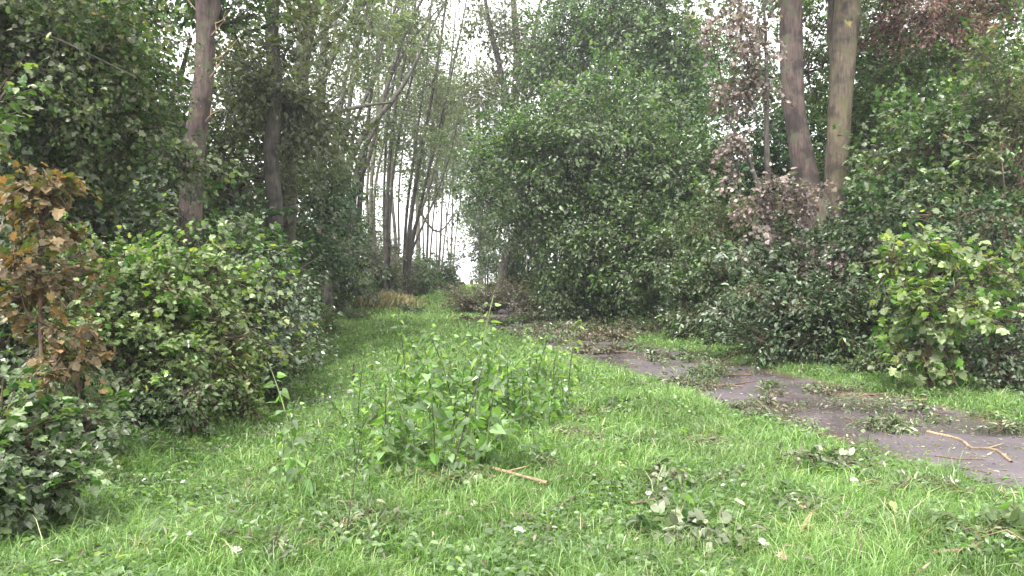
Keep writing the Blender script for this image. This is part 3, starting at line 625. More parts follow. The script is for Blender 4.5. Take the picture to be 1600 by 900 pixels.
plant('tall_tree', 'tall dark-stemmed tree with thin upright stems right of the sky gap', 'tree',
      [stem_px([(850, None), (815, 300), (804, 180), (808, 90), (800, -20), (790, -150)], 44, [17, 15, 14, 12, 8, 5]),
       stem_px([(800, 200), (782, 110), (765, 40), (752, -40)], 40, [12, 9, 7, 4]),
       stem_px([(860, None), (820, 180), (830, 80), (850, -20)], 40.6, [14, 11, 8, 4])],
      [blob_px(800, 50, 40, 62, 60, 2.4, 20, 7), blob_px(770, 150, 40, 42, 60, 2, 12, 6), blob_px(850, 130, 41, 70, 60, 2.4, 20, 7), blob_px(800, -40, 40, 80, 40, 2.4, 14, 6)],
      leaf='ovate', size=.17, mat='grey', bark='darkbark', group=GR, nleaf=28, slen=1.4, sides=7)
plant('tall_tree', 'tall bright green tree standing above and behind the big bushy tree', 'tree',
      [stem_px([(1050, None), (1050, 250), (1045, 120), (1030, 0), (1020, -150)], 35, [36, 28, 24, 16, 8])],
      [blob_px(1000, 50, 34, 110, 70, 2.8, 46, 9), blob_px(1060, 90, 33, 60, 70, 2, 26, 9), blob_px(900, 60, 36, 80, 70, 2.4, 30, 8), blob_px(980, -50, 34, 150, 50, 3, 26, 8), blob_px(900, 140, 36, 80, 50, 2, 20, 8), blob_px(1040, 170, 33, 80, 50, 2, 20, 8)],
      leaf='ovate', size=.16, mat='mid', bark='darkbark', group=GR, nleaf=32, slen=1.4, sides=8)
# backdrop right
bkr = [(1330, 29, 150, -90, 'mid'), (1500, 27, 150, -90, 'dark'), (760, 62, 30, 140, 'pale'), (930, 44, 120, 20, 'grey'), (1080, 38, 110, 40, 'dark'), (1140, 26, 80, 130, 'mid'), (1250, 24, 120, -60, 'dark'), (1400, 22, 130, -80, 'mid'), (1560, 20, 140, -60, 'mid')]
for k, (px, d, wd, tp, mt) in enumerate(bkr):
    shrub('dense leafy tree filling the depth of the wood on the right', px, d, wd, tp, mt, .15, 'diamond', 2.0, 48, 9, 30, name='understorey_tree', cat='tree',
          group='dense trees deep in the right wood', slen=1.1, nst=2, twigs=False, bark='darkbark')
plant('copper_beech', 'tree with dark red-brown crown in the top right corner', 'tree',
      [stem_px([(1520, None), (1510, 250), (1490, 80), (1480, -60)], 18.5, [26, 20, 14, 7])],
      [blob_px(1440, 25, 17.4, 90, 42, 1.2, 17, 7), blob_px(1570, 0, 17.4, 70, 30, 1.0, 8, 6), blob_px(1420, -50, 17.6, 120, 50, 1.6, 12, 7)],
      leaf='ovate', size=.08, mat='copper', bark='darkbark', nleaf=36, slen=.8, sides=8)
gs = 'shrubs along the right side of the path'
shrub('tall hawthorn-like bush wall right of the twin trunks, upper leaves bright', 1450, 15.5, 120, 110, 'mid', .10, 'maple', 1.1, 62, 9, 26, group=gs, jit=.7)
shrub('tall leafy bush at the right edge with pale leaf backs', 1600, 14, 115, 60, 'olive', .085, 'ovate', 1.1, 62, 9, 26, group=gs, jit=.7)
shrub('bush with silvery turned leaves in front of the twin trunks', 1250, 15.0, 105, 345, 'blue', .10, 'ovate', .9, 36, 8, 26, group=gs, jit=.7)
shrub('green bush left of the withered tree', 1130, 20, 85, 240, 'mid', .10, 'ovate', 1.3, 44, 8, 26, group=gs, jit=.6)
shrub('glossy bush between the twin trunks and the young maple', 1370, 14.2, 85, 300, 'dark', .095, 'ovate', .9, 34, 8, 26, group=gs, jit=.6)
shrub('low dark bush closing the foot of the wall of leaves, under the twin trunks', 1290, 13.8, 110, 430, 'dark', .09, 'ovate', .7, 26, 8, 24, group=gs)
shrub('dark bush behind the young maple', 1500, 12.8, 120, 330, 'dark', .095, 'ovate', .8, 36, 8, 24, group=gs)
shrub('low round shrub with small blue-grey leaves at the far right edge of the verge', 1570, 10.9, 58, 500, 'blue', .065, 'ovate', .5, 16, 7, 22, group=gs, slen=.35)
shrub('low bush at the bend, right of the big bushy tree', 1110, 22, 70, 420, 'blue', .10, 'ovate', .9, 24, 7, 24, group=gs)
plant('maple_sapling', 'young maple with big fresh green leaves standing before the right bushes', 'sapling',
      [stem_px([(1452, None), (1450, 520), (1452, 440), (1470, 370)], 10.8, [10, 8, 6, 3]), stem_px([(1450, 540), (1420, 460), (1405, 400)], 10.8, [6, 5, 2]), stem_px([(1451, 500), (1510, 430), (1560, 400)], 10.7, [6, 4, 2])],
      [blob_px(1475, 385, 10.6, 60, 28, .4, 8, 3), blob_px(1545, 425, 10.6, 52, 30, .35, 8, 3), blob_px(1402, 410, 10.7, 24, 45, .3, 5, 3), blob_px(1440, 470, 10.5, 55, 45, .4, 9, 4),
       blob_px(1510, 490, 10.5, 60, 45, .4, 9, 4), blob_px(1455, 560, 10.6, 70, 40, .4, 8, 4)],
      leaf='maple', size=.105, mat='bright', bark='twig', nleaf=11, slen=.45, stem_name='stem', crown_name='foliage', sides=6, stem_n=12, droop=.4)
# nettles & brambles along the right verge
for k, (px, d, wd, tp, lb) in enumerate([(1065, 20, 22, 485, 'leaning nettle clump at the verge below the big bushy tree'), (1130, 18, 40, 505, 'bramble clump at the verge under the low bush'),
                                         (1210, 15.5, 45, 520, 'bramble clump at the foot of the silvery bush'), (1300, 13.6, 50, 535, 'arching bramble clump at the foot of the dark right bushes'), (1385, 12.4, 35, 545, 'nettle clump left of the young maple')]):
    shrub(lb, px, d, wd, tp, 'mid', .07, 'ovate', .35, 9, 5, 16, group='clumps of nettle and bramble on the right verge', name='bramble', cat='plant', slen=.35)

shrub('light green bush tucked under the left of the twin trunks', 1330, 13.9, 50, 400, 'bright', .07, 'ovate', .5, 14, 7, 22, group=gs)
shrub('tall pale-leaved bush filling the gap right of the twin trunks at the top', 1400, 19, 110, -60, 'mid', .11, 'ovate', 1.6, 60, 9, 28, group=gs)
shrub('tall bush at the top of the right edge behind the leafy bush', 1570, 17.5, 120, -70, 'olive', .11, 'ovate', 1.6, 60, 9, 28, group=gs)
# brush pile: fallen tree top across the path
def fallen(name, label, cat, c, length, ang, spread, nbr, mat, leaf='lance', size=.1, height=.3, nleaf=14, bark='twig', group=None, rstem=.02, slen=.3, kind='alt', bare=.35, curve=.15, jit=.6, stick=False):
    """fallen branch: c = centre on the ground, ang = heading of its tip"""
    x, y, z = c; root = tag(empty(name, (x, y, z)), label, cat, group)
    dx, dy = math.cos(ang), math.sin(ang); t = np.linspace(-.5, .5, 6)
    pts = []
    for k, tt in enumerate(t):
        px_ = x + dx * tt * length - dy * curve * length * math.sin(tt * 5 + 1) * .5; py_ = y + dy * tt * length + dx * curve * length * math.sin(tt * 5 + 1) * .5
        pts.append((px_, py_, H(px_, py_) + .03 + rstem + rng.uniform(0, .5) * height * .5 * (tt > -.4), rstem * (1 - .7 * (tt + .5))))
    T = Tb(); qv = T.line(pts, 14, 6, .05); T.build('stem', B[bark], root, (x, y, z))
    if stick and nbr == 0: return root
    j = rng.integers(int(14 * bare), 14, nbr); s0 = qv[j, :3]
    a2 = ang + rng.normal(0, .9, nbr); ll = spread * rng.uniform(.4, 1.1, nbr)
    e = s0 + np.stack([np.cos(a2) * ll, np.sin(a2) * ll, rng.uniform(-.1, .6, nbr) * height], -1)
    e[:, 2] = np.maximum(e[:, 2], hgt(e[:, 0], e[:, 1]) + .03)
    m = (s0 + e) / 2 + rng.normal(0, .08, (nbr, 3)) * ll[:, None] + np.array([0, 0, .05])
    T = Tb(); T.add(np.stack([s0, m, e], 1), np.array([[.5, .35, .15]]).repeat(nbr, 0) * rstem * .6 + .0015, 4); T.build('twig', B[bark], root, (x, y, z))
    P = np.vstack([m, e]) if nleaf else None
    if nleaf:
        D = nrm(np.vstack([e - s0, e - s0]) + rng.normal(0, .25, (nbr * 2, 3)) * ll.mean() * .4)
        lp, ld, ln, ls = sprays_to_leaves(P - D * slen * .4, D, np.full(nbr * 2, slen) * rng.uniform(.6, 1.2, nbr * 2), nleaf, kind, size, jit=jit, up=.9, roll=.6)
        hh = hgt(lp[:, 0], lp[:, 1]); lp[:, 2] = np.maximum(lp[:, 2], hh + rng.uniform(.015, .05, len(lp)))
        leaf_mesh('foliage', lp, ld, ln, ls, leaf, M[mat], root, (x, y, z))
    return root
fallen('fallen_tree_top', 'large heap of broken brown branches blown down across the path in the distance', 'fallen branch', at(788, 33.5), 3.6, R(172), 1.1, 220, 'debris', 'ovate', .085, 1.7, 26, 'darkbark', rstem=.05, slen=.6, bare=.0, jit=.8)
fallen('fallen_tree_top', 'broken crown with sparse dark twigs lying against the bushes right of the brown heap', 'fallen branch', at(845, 33.5), 3.2, R(20), 1.0, 100, 'debris', 'ovate', .085, 1.5, 8, 'darkbark', rstem=.06, slen=.5, bare=.0, jit=.8)
gd = 'leafy branches blown down on the path at the bend'
for px, d, L_, a, mt, h_, lb in [(880, 18.8, 1.5, 160, 'sprig', .35, 'wilted leafy branch at the grass edge, left end of the debris on the path'),
                             (960, 22.5, 2.2, 10, 'debris', .35, 'bare brown branch lying across the path at the bend'),
                             (975, 23, 1.2, 60, 'mid', .6, 'upright tuft of leaves broken off on the path at the bend'),
                             (1020, 22.5, 1.6, 200, 'mid', .5, 'green leafy branch at the foot of the big bushy tree'),
                             (920, 24.5, 2.6, 175, 'sprig', .3, 'farthest leafy branch across the path before the brown heap'),
                             (840, 27.0, 1.8, 100, 'debris', .25, 'twiggy branch on the far part of the path'),
                             (1000, 17.3, .9, 190, 'mid', .12, 'green leafy twig beside the puddle on the path'),
                             (1055, 15.4, .9, 20, 'sprig', .12, 'pale leafy twig in the middle of the path after the bend'),
                             (1135, 12.6, .8, 170, 'mid', .10, 'small green twig on the path, left half, halfway along'),
                             (1150, 15.2, .9, 30, 'mid', .14, 'small green twig at the right edge of the path'),
                             (955, 16.6, 1.1, 150, 'debris', .15, 'brownish leafy twig at the left edge of the path near the bend'),
                             (1105, 11.3, 1.0, 160, 'sprig', .12, 'pale twig on the left path edge, halfway along'),
                             (860, 21.5, 2.0, 170, 'sprig', .4, 'tangled green branch over the left path edge, before the upright tuft of leaves'),
                             (905, 20.0, 1.6, 15, 'debris', .35, 'tangled brown branch in the middle of the path at the bend'),
                             (810, 29.5, 1.8, 5, 'debris', .4, 'low brown branch just before the big brown heap'),
                             (1085, 21.0, 1.8, 0, 'debris', .5, 'brown leafy branch on the verge, right end of the debris at the bend')]:
    fallen('fallen_branch', lb, 'branch', at(px, d), L_, R(a), L_ * .4, int(14 + L_ * 8), mt, 'lance' if mt != 'debris' else 'ovate', .095, h_, 12, 'twig', gd, .012 + .006 * L_, slen=.3)
for k in range(16):
    d = rng.uniform(18.5, 30); x = path_x(d) + rng.uniform(-1.1, 1.3)
    fallen('fallen_branch', 'small leafy branch in the litter covering the far part of the path', 'branch', (x, d, H(x, d)), rng.uniform(.9, 1.7), rng.uniform(0, 6.28), .6, 20, ['sprig', 'debris', 'mid'][k % 3],
           'ovate', .09, .3, 12, 'twig', 'small leafy branches covering the far part of the path', .015, slen=.32)
gn = 'fallen twigs and branches in the foreground'
for px, d, L_, a, mt, h_, nb, lf, sz, lb in [
        (1415, 8.15, .42, 185, 'sprig', .10, 20, 'lance', .15, 'tuft of dark green ash leaves lying in the middle of the path'),
        (1240, 8.6, .75, 160, 'sprig', .14, 18, 'lance', .10, 'leafy twig on the near left edge of the path'),
        (1190, 9.3, .6, 170, 'sprig', .14, 14, 'lance', .10, 'pale leafy twig at the path edge, next behind the one at the near left edge'),
        (1245, 6.2, .75, 20, 'sprig', .20, 20, 'ovate', .10, 'curled leafy branch in the grass left of the path'),
        (1500, 5.6, .95, 175, 'flip', .14, 20, 'lance', .11, 'long pale leafy branch in the grass at lower right'),
        (1570, 7.9, .5, 20, 'sprig', .12, 14, 'lance', .09, 'wilted leaves at the right edge on the far side of the path'),
        (1540, 4.5, .6, 30, 'flip', .18, 14, 'ovate', .12, 'branch with big pale upturned leaves in the bottom right corner'),
        (1150, 4.7, .55, 190, 'sprig', .18, 16, 'ovate', .12, 'dark leafy branch at the bottom edge, right of centre'),
        (970, 5.6, .55, 10, 'sprig', .14, 14, 'ovate', .10, 'wilted leafy twig in the grass at bottom centre'),
        (740, 5.7, .6, 170, 'flip', .14, 14, 'ovate', .10, 'twig with pale leaf backs in the grass before the nettles'),
        (1090, 7.0, .5, 40, 'debris', .12, 12, 'lance', .09, 'small brown twig in the grass left of the curled branch'),
        (860, 7.1, .5, 0, 'debris', .12, 12, 'lance', .08, 'brown twig with dead leaves just right of the nettles'),
        (590, 4.9, .5, 150, 'flip', .12, 12, 'lance', .09, 'pale fern-like twig in the grass at bottom left of centre'),
        (360, 6.4, .6, 20, 'debris', .10, 10, 'lance', .08, 'brown twig lying in the swale grass'),
        (520, 4.5, .35, 80, 'flip', .08, 8, 'lance', .08, 'small pale pinnate leaf at the bottom edge'),
        (1320, 9.4, .7, 10, 'sprig', .10, 12, 'lance', .09, 'pale twig on the far edge of the path, before the right verge'),
        (1400, 10.0, .8, 170, 'flip', .14, 12, 'lance', .09, 'pale wilted branch on the right verge below the young maple'),
        (390, 8.4, .8, 30, 'sprig', .18, 16, 'ovate', .08, 'dark leafy branch lying in the swale'),
        (470, 10.2, .8, 10, 'blue', .2, 16, 'ovate', .08, 'leafy branch with pale leaf backs beside the swale')]:
    fallen('fallen_branch', lb, 'branch', at(px, d), L_, R(a), L_ * rng.uniform(.4, .65), int(nb * rng.uniform(.8, 1.5)), mt, lf, sz * .68, h_ * .5, 9, 'palestick' if mt == 'flip' else 'twig', gn, .008, slen=.17)
rq = np.random.default_rng(77)
for k in range(90):
    d = rq.uniform(4.2, 12) if k % 3 else rq.uniform(8, 22)
    x = rq.uniform(-.62 * d, .62 * d)
    if k % 3 == 0: x = path_x(d) + rq.uniform(-1, 1) * 1.2
    if not (left_edge(d) + .2 < x < right_edge(d) - .1): continue
    on = abs(x - path_x(d)) < path_h(d)
    fallen('leafy_twig', 'small leafy twig blown onto the path' if on else 'small leafy twig blown into the grass', 'twig', (x, d, H(x, d)), rq.uniform(.2, .6), rq.uniform(0, 6.28), .2, int(rq.uniform(4, 9)),
           ['sprig', 'mid', 'flip', 'debris', 'sprig'][k % 5], ['lance', 'ovate'][k % 2], rq.uniform(.045, .08), .05, 6, 'twig', 'small leafy twigs scattered on the path' if on else 'small leafy twigs scattered in the grass', .005, slen=.14)
# bare sticks
gk = 'bare sticks lying about'
for pts, w_, bk_, lb in [([(705, 722), (740, 735), (790, 750), (855, 768)], 6, 'palestick', 'split reddish-brown stick lying before the nettles'),
                     ([(712, 726), (750, 752), (775, 758)], 5, 'palestick', 'short splinter beside the split reddish-brown stick'),
                     ([(1450, 678), (1500, 690), (1520, 704), (1555, 706), (1582, 726)], 5, 'palestick', 'crooked pale stick on the path right of the ash leaves'),
                     ([(1462, 716), (1500, 721), (1540, 722)], 3, 'twig', 'thin dark twig on the near part of the path'),
                     ([(1478, 740), (1520, 738), (1550, 744)], 3, 'twig', 'short dark twig nearest the viewer on the path'),
                     ([(1400, 648), (1430, 644), (1470, 652)], 3, 'twig', 'thin twig behind the ash leaves on the path'),
                     ([(1290, 618), (1340, 620), (1390, 622)], 4, 'twig', 'dark stick along the right edge of the path'),
                     ([(1320, 655), (1345, 662), (1380, 668)], 3, 'twig', 'thin twig left of the ash leaves on the path'),
                     ([(1252, 850), (1268, 820), (1288, 800), (1282, 780)], 7, 'palestick', 'hooked pale stick in the grass at lower right'),
                     ([(1348, 890), (1344, 850), (1330, 825)], 5, 'twig', 'short brown stick poking from the grass at the bottom right'),
                     ([(1460, 880), (1500, 878), (1540, 866)], 6, 'palestick', 'thick short stick in the bottom right corner'),
                     ([(985, 802), (1020, 796), (1060, 788)], 6, 'palestick', 'pale stick with torn bark at bottom centre'),
                     ([(560, 765), (600, 755), (640, 720), (672, 700)], 4, 'palestick', 'thin straight pale cane leaning in the nettles'),
                     ([(820, 828), (860, 812), (900, 790)], 4, 'twig', 'thin twig beside the white leaf at bottom centre'),
                     ([(150, 720), (175, 730), (190, 740)], 5, 'twig', 'small stick at the edge of the left bushes'),
                     ([(1225, 720), (1214, 735), (1220, 752)], 3, 'twig', 'curved thin twig left of the curled leafy branch'),
                     ([(870, 520), (900, 526), (960, 528), (1010, 524)], 6, 'twig', 'long brown branch lying across the path at the bend, nearer one'),
                     ([(1080, 612), (1130, 606), (1180, 598)], 3, 'twig', 'slim twig across the middle of the path')]:
    P = []
    for px, py in pts:
        d = (CAM_H - .05) * F / (py - HOR)
        for _ in range(3): d = max(.5, (CAM_H - H((px - 800) / F * d, d)) * F / (py - HOR))
        x, y, z = at(px, d); on = abs(x - path_x(y)) < path_h(y)
        P.append((x, y, z + (.02 if on else .06), w_ / F * d / 2))
    r0 = tag(empty('stick', P[0][:3]), lb, 'stick', gk); T = Tb(); qv = T.line(P, 14, 6, .12); T.build('stem', B[bk_], r0, P[0][:3])
    T = Tb(); a = qv[8]; b_ = np.array(P[-1]); L_ = np.linalg.norm(qv[0, :3] - qv[-1, :3])
    T.line([(a[0], a[1], a[2], a[3] * .6), (a[0] + L_ * .18, a[1] + L_ * .1, a[2] + .02, a[3] * .3)], 5, 5); T.build('side_twig', B[bk_], r0, P[0][:3])

# ------------------------------------------------------------------ single fallen leaves
gl_ = 'large single fallen leaves'
for px, py, s, mt, lb in [(803, 838, .12, 'white', 'white upturned leaf in the grass at bottom centre'), (360, 880, .09, 'white', 'white leaf near the bottom edge on the left'),
                      (1250, 805, .12, 'pink', 'pink maple leaf in the grass at lower right'), (1220, 886, .12, 'pink', 'salmon-brown leaf at the bottom edge'),
                      (1190, 862, .12, 'white', 'cream leaf just above the salmon-brown one'), (1330, 760, .09, 'white', 'small white leaf near the path edge'),
                      (1242, 796, .07, 'white', 'whitish leaf touching the pink maple leaf'), (1010, 786, .08, 'white', 'white leaf beside the stick with torn bark'),
                      (1580, 862, .11, 'white', 'white folded leaf at the right bottom corner'), (735, 795, .08, 'white', 'pale leaf with grey underside before the nettles')]:
    d = 1.55 * F / (py - HOR)
    x, y, z = at(px, d); z += .075
    P = np.array([[x, y, z]]); o = leaf_mesh('fallen_leaf', P, np.array([[.8, .3, .12]]) + rng.normal(0, .3, (1, 3)) * [1, 1, .2], np.array([[0, -.5, 1.]]), np.array([s * .62]), 'maple', M[mt], origin=(x, y, z))
    o.location = (x, y, z); tag(o, lb, 'leaf', gl_)

# ------------------------------------------------------------------ nettles in the middle
def make_nettle(h, n, size, seed, loc):
    r = np.random.default_rng(seed); root = empty('nettle', loc)
    lean = r.normal(0, .26, 2) + [.10, 0]
    t = np.linspace(0, 1, 7); pts = [(lean[0] * h * a * a, lean[1] * h * a * a, h * a - .03, .0080 * (1 - .6 * a)) for a in t]
    T = Tb(); q_ = T.line(pts, 10, 5); T.build('stem', B['greenstem'], root)
    P, D = [], []
    for k in range(n):
        a = .18 + .82 * k / n; i = a * 9; c = q_[int(i), :3] * (1 - i % 1) + q_[min(int(i) + 1, 9), :3] * (i % 1)
        an = (k % 2) * math.pi / 2 + r.normal(0, .3)
        for s in (0, math.pi):
            dd = np.array([math.cos(an + s), math.sin(an + s), r.uniform(-.9, .25)]); P.append(c + dd * .03); D.append(dd)
    P = np.array(P); D = np.array(D) + r.normal(0, .25, (len(D), 3)); u = np.repeat(np.linspace(0, 1, n), 2)
    leaf_mesh('foliage', P, D, np.array([0, 0, 1.]) + r.normal(0, .65, P.shape), size * (1.15 - .6 * u ** 2) * r.uniform(.7, 1.2, len(P)), 'heart', M['nettle'], root)
    return root
def copy_thing(o, loc, rz, s):
    c = o.copy(); col.objects.link(c); c.location = loc; c.rotation_euler = (0, 0, rz); c.scale = (s, s, s)
    for ch in [k for k in bpy.data.objects if k.parent == o]:
        d = ch.copy(); col.objects.link(d); d.parent = c
    return c
gw = 'nettles growing in the clump in the middle of the grass'
protos = []
spots = []
rr = np.random.default_rng(21)
for k in range(128):
    u = rr.random()
    if u < .50: px, py = rr.uniform(555, 790), rr.uniform(635, 745)
    elif u < .88: px, py = rr.uniform(730, 890), rr.uniform(618, 685)
    else: px, py = rr.uniform(430, 620), rr.uniform(650, 810)
    d = 1.5 * F / (py - HOR); spots.append((at(px, d), rr.uniform(.7, 1.1) * (.6 if u >= .88 else .62 + .55 * math.exp(-((px - 720) / 140) ** 2))))
lbl = 'leafy green nettle standing in the clump in the middle of the grass'
for k, (loc, s) in enumerate(spots):
    if k < 8: o = make_nettle([.55, 1.15, .70, .95, .50, 1.05, .40, .82][k], int(rr.uniform(10, 15)), rr.uniform(.085, .14), k, loc); protos.append(o); o.rotation_euler.z = rr.uniform(0, 6.28)
    else: o = copy_thing(protos[k % 8], loc, rr.uniform(0, 6.28), s)
    tag(o, lbl, 'nettle', gw)
for k, (px, d, h_, lb) in enumerate([(1075, 7.4, .30, 'lone small nettle in the grass between the clump and the path'), (835, 6.4, .28, 'low leafy plant in the grass just right of the split stick'),
                                 (1068, 5.0, .42, 'thin tall seedling at bottom centre right'), (275, 5.2, .28, 'small leafy plant in the grass at lower left'), (930, 6.6, .26, 'short nettle right of the clump'),
                                 (840, 12.5, .55, 'tall yellow-green nettle top rising behind the clump, by the path'), (1400, 5.0, .30, 'broad-leaved plant in the grass at lower right'),
                                 (470, 6.8, .42, 'slender nettle on the left side of the clump, standing apart'), (1590, 4.6, .3, 'big-leaved plant at the right bottom edge')]):
    o = make_nettle(h_, 6, .09, 50 + k, at(px, d)); tag(o, lb, 'plant', 'single plants in the grass')
# dead flower stalks
for px, py, h_, w_, lb in [(552, 600, .42, 5, 'dark dead flower stalk with a brown head behind the nettles'), (538, 835, .8, 1.8, 'thin dark stalk leaning in the left part of the nettles'),
                      (602, 740, .75, 3.2, 'thin upright dark stalk among the nettles'), (705, 735, .85, 3.2, 'long slanting green-brown stalk in the middle of the nettles'),
                      (1057, 868, .42, 1.8, 'thin dark stalk in the grass at bottom centre right')]:
    d = 1.52 * F / (py - HOR); x, y, z = at(px, d); r_ = w_ / F * d / 2
    ln = {538: .12, 705: .26}.get(px, .0)
    r0 = tag(empty('dead_stalk', (x, y, z)), lb, 'plant stalk', 'thin stalks in the clump of nettles'); T = Tb()
    T.line([(x, y, z - .03, r_), (x + ln * .5, y, z + h_ * .5, r_ * .8), (x + ln, y + .02, z + h_, r_ * .5)], 8, 5); T.build('stem', B['darkbark'], r0, (x, y, z))
    n = 10; P = np.array([[x + ln, y, z + h_ * .97]]) + rng.normal(0, .006, (n, 3))
    leaf_mesh('seed_head', P, rng.normal(size=(n, 3)) + [0, 0, .6], rng.normal(size=(n, 3)), rng.uniform(.02, .05, n), 'ovate', M['debris' if px == 552 else 'nettle'], r0, (x, y, z))

# small far post at the end of the track
x, y, z = at(737, 78)
T = Tb(); T.line([(x, y, z - .1, .16), (x, y, z + .55, .15), (x, y, z + .62, .10)], 8, 8); o = T.build('post', B['darkbark'], None, (x, y, z)); o.location = (x, y, z)
tag(o, 'small dark post at the far end of the track in the bright gap', 'post')

# ------------------------------------------------------------------ grass (stuff)
def on_path(x, y, m=0.0):
    return np.abs(x - path_x(y)) < path_h(y) * (1 + .17 * wob(y * 2.2, x * 2.0, .5, 4)) - .03 + m
def blades(d0, d1, dens, wd, hmin, hmax):
    A = (d1 - d0) * (1.5 * d1 + 6); n = int(A * dens)
    y = rng.uniform(d0, d1, n); x = rng.uniform(-1, 1, n) * (.75 * d1 + 3)
    tx = wob(x, y, .16, 1) + rng.normal(0, .35, n)     # tufts
    k = (np.abs(x) < .75 * y + 2.0) & ~on_path(x, y) & (x > left_edge(y) - 1.3) & (x < right_edge(y) + .9)
    shade = smooth(-.3, .8, left_edge(y) - x) + smooth(0, .6, x - right_edge(y))
    k &= (wob(x, y, .42, 31) < .72) & (tx > -.9) & (rng.random(n) > shade * .9)
    x, y, tx = x[k], y[k], tx[k]; n = len(x)
    z = hgt(x, y)
    patch = .5 + .5 * np.clip(wob(x, y, .9, 7), -1, 1)
    h = rng.uniform(hmin, hmax, n) * (.65 + .6 * patch) * np.clip(1 + .3 * tx, .5, 1.5)
    h *= 1 + .9 * (wob(x, y, .33, 41) > .55) * rng.random(n); pe = np.clip((np.abs(x - path_x(y)) - path_h(y)) / .35, .35, 1); h *= pe
    az = rng.uniform(0, 2 * math.pi, n); lean = rng.uniform(.2, 1.5, n)
    cw = wob(x, y, .45, 11)                            # neighbouring blades lie the same way
    dx = np.cos(az) + np.cos(cw * 3.1) * .45 + .1; dy = np.sin(az) + np.sin(cw * 3.1) * .35
    ll = np.hypot(dx, dy) + 1e-6; dx /= ll; dy /= ll
    fa = rng.uniform(0, math.pi, n); wx, wy = np.cos(fa), np.sin(fa)
    w_ = wd * rng.uniform(.6, 1.3, n)
    P = []
    for (f, up_, sd) in ((0, 0, 1), (.45, .55, .85), (.8, .85, .5), (1, .92, 0)):
        ox = dx * h * lean * f * f; oy = dy * h * lean * f * f; oz = h * up_ * (1 - .35 * lean * f)
        if sd > 0:
            P.append(np.stack([x + ox - wx * w_ * sd, y + oy - wy * w_ * sd, z + oz - .005], -1))
            P.append(np.stack([x + ox + wx * w_ * sd, y + oy + wy * w_ * sd, z + oz - .005], -1))
        else: P.append(np.stack([x + ox, y + oy, z + oz], -1))
    V = np.stack(P, 1)
    r = np.clip(rng.beta(1.6, 1.6, n) * .95 + .30 * wob(x, y, .38, 5) * .5 + .12 * (patch - .5) + (rng.random(n) > .985) * .5, 0, 1)
    return V, r
GV, GRn = [], []
for args in [(2.6, 5, 4600, .0026, .04, .19), (5, 7, 3600, .0032, .04, .19), (7, 10, 2100, .0042, .04, .18), (10, 15, 1000, .0060, .05, .17), (15, 24, 380, .009, .06, .17), (24, 42, 130, .016, .07, .20), (42, 80, 40, .03, .08, .25)]:
    V, r = blades(*args); GV.append(V); GRn.append(r)
V = np.vstack(GV); r = np.concatenate(GRn); n = len(V); b = (np.arange(n) * 7)[:, None]
quads = np.vstack([b + np.array([0, 1, 3, 2]), b + np.array([2, 3, 5, 4])]); tris = b + np.array([4, 5, 6])
go = mesh('grass', V.reshape(-1, 3), [quads, tris], M['grass'], rnd=np.repeat(r, 7), smooth_sh=True)
tag(go, 'rough bright green grass covering the verge and the track', 'grass', kind='stuff')
print('blades', n)

def scatter(n, d0, d1, fn, pw=1.0):
    y = d0 + (d1 - d0) * rng.random(n) ** pw; x = rng.uniform(-1, 1, n) * (.75 * y + 1.5)
    k = fn(x, y); return x[k], y[k]
# creeping broad-leaved weeds among the grass
x, y = scatter(130000, 2.8, 24, lambda x, y: ~on_path(x, y, .05) & (x > left_edge(y) - .8) & (x < right_edge(y) + .8) & ((wob(x, y, .7, 9) > -.1) | (x < left_edge(y) + 1.6)), 1.5)
n = len(x); P = np.stack([x, y, hgt(x, y) + rng.uniform(.02, .11, n)], -1)
o = leaf_mesh('ground_cover', P, rng.normal(0, 1, (n, 3)) * [1, 1, .25], np.array([0, -.1, 1.]) + rng.normal(0, .35, (n, 3)), rng.uniform(.018, .058, n) * (1 + y / 30), 'ovate', M['nettle'])
tag(o, 'small broad-leaved weeds creeping through the grass', 'weeds', kind='stuff')
# straw and dead stems matted in the grass
x, y = scatter(26000, 2.8, 26, lambda x, y: ~on_path(x, y, -.1) & (x > left_edge(y) - .8) & (x < right_edge(y) + .8) & (wob(x, y, .5, 21) > .1), 1.4)
n = len(x); P = np.stack([x, y, hgt(x, y) + rng.uniform(.04, .12, n)], -1)
o = leaf_mesh('dead_stems', P, rng.normal(0, 1, (n, 3)) * [1, 1, .3], np.array([0, 0, 1.]) + rng.normal(0, .4, (n, 3)), rng.uniform(.03, .09, n), 'lance', M['debris'])
tag(o, 'brown straw and dead stems matted into the grass', 'dead stems', kind='stuff')
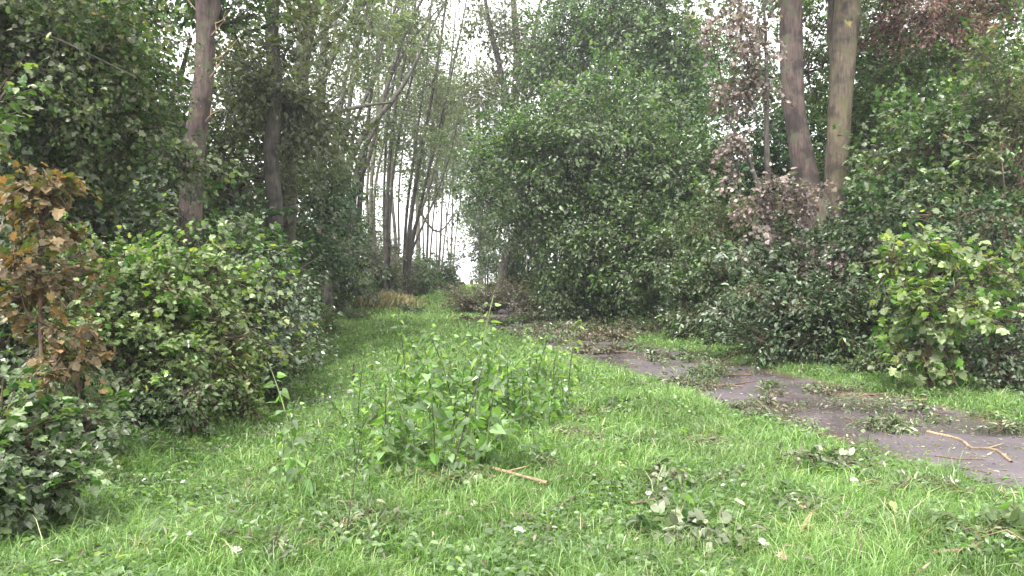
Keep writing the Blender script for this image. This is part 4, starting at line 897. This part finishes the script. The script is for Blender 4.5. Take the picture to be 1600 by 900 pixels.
# ivy, nettle and dead leaves on the woodland floor
x, y = scatter(70000, 3.5, 34, lambda x, y: ((x < left_edge(y) + .3) & (x > left_edge(y) - 5)) | ((x > right_edge(y) - .1) & (x < right_edge(y) + 4)), 1.2)
n = len(x); P = np.stack([x, y, hgt(x, y) + rng.uniform(.02, .22, n) * (.6 + .4 * wob(x, y, .8, 3))], -1)
o = leaf_mesh('undergrowth', P, rng.normal(0, 1, (n, 3)) * [1, 1, .3], np.array([0, -.2, 1.]) + rng.normal(0, .5, (n, 3)), rng.uniform(.04, .09, n) * (1 + y / 40), 'ovate', M['dark'])
tag(o, 'low dark undergrowth on the woodland floor', 'undergrowth', kind='stuff')
# torn leaf scraps
x, y = scatter(70000, 3.0, 30, lambda x, y: (on_path(x, y, .05) & (rng.random(len(x)) < .35 * smooth(14, 20, y) + .7 * smooth(-.7, .6, wob(x, y, .6, 15)) + .12)) | (rng.random(len(x)) < .03), 1.1)
on = on_path(x, y, -.05)
n = len(x); P = np.stack([x, y, hgt(x, y) + np.where(on, .02, rng.uniform(.04, .13, n))], -1)
o = leaf_mesh('leaf_litter', P, rng.normal(0, 1, (n, 3)) * [1, 1, .12], np.array([0, 0, 1.]) + rng.normal(0, .3, (n, 3)), np.where(on, rng.uniform(.012, .055, n), rng.uniform(.025, .06, n)) * (1 + y / 40), 'lance', M['litter'], r=np.where(y > 15, rng.random(n) ** 1.3 * .85, rng.random(n)))
tag(o, 'torn leaves and scraps scattered on the path and grass by the wind', 'leaf litter', kind='stuff')

# ------------------------------------------------------------------ damp air
hm, hn = newmat('damp_air')
hv = N(hn, 'ShaderNodeVolumePrincipled', Density=HAZE); hv.inputs['Color'].default_value = (.93, .95, 1, 1); hv.inputs['Anisotropy'].default_value = .3
ho = N(hn, 'ShaderNodeOutputMaterial'); hn.links.new(hv.outputs[0], ho.inputs['Volume'])
x0, x1, y0, y1, z0, z1 = -1600, 1600, -60, 1600, -3, 26
V = [(x, y, z) for z in (z0, z1) for y in (y0, y1) for x in (x0, x1)]
o = mesh('haze', V, [np.array([[0, 2, 3, 1], [4, 5, 7, 6], [0, 1, 5, 4], [2, 6, 7, 3], [0, 4, 6, 2], [1, 3, 7, 5]])], hm)
tag(o, 'thin damp haze in the air of the wood', 'haze', kind='stuff')
print('polys', sum(len(o.data.polygons) for o in bpy.data.objects if o.type == 'MESH'))
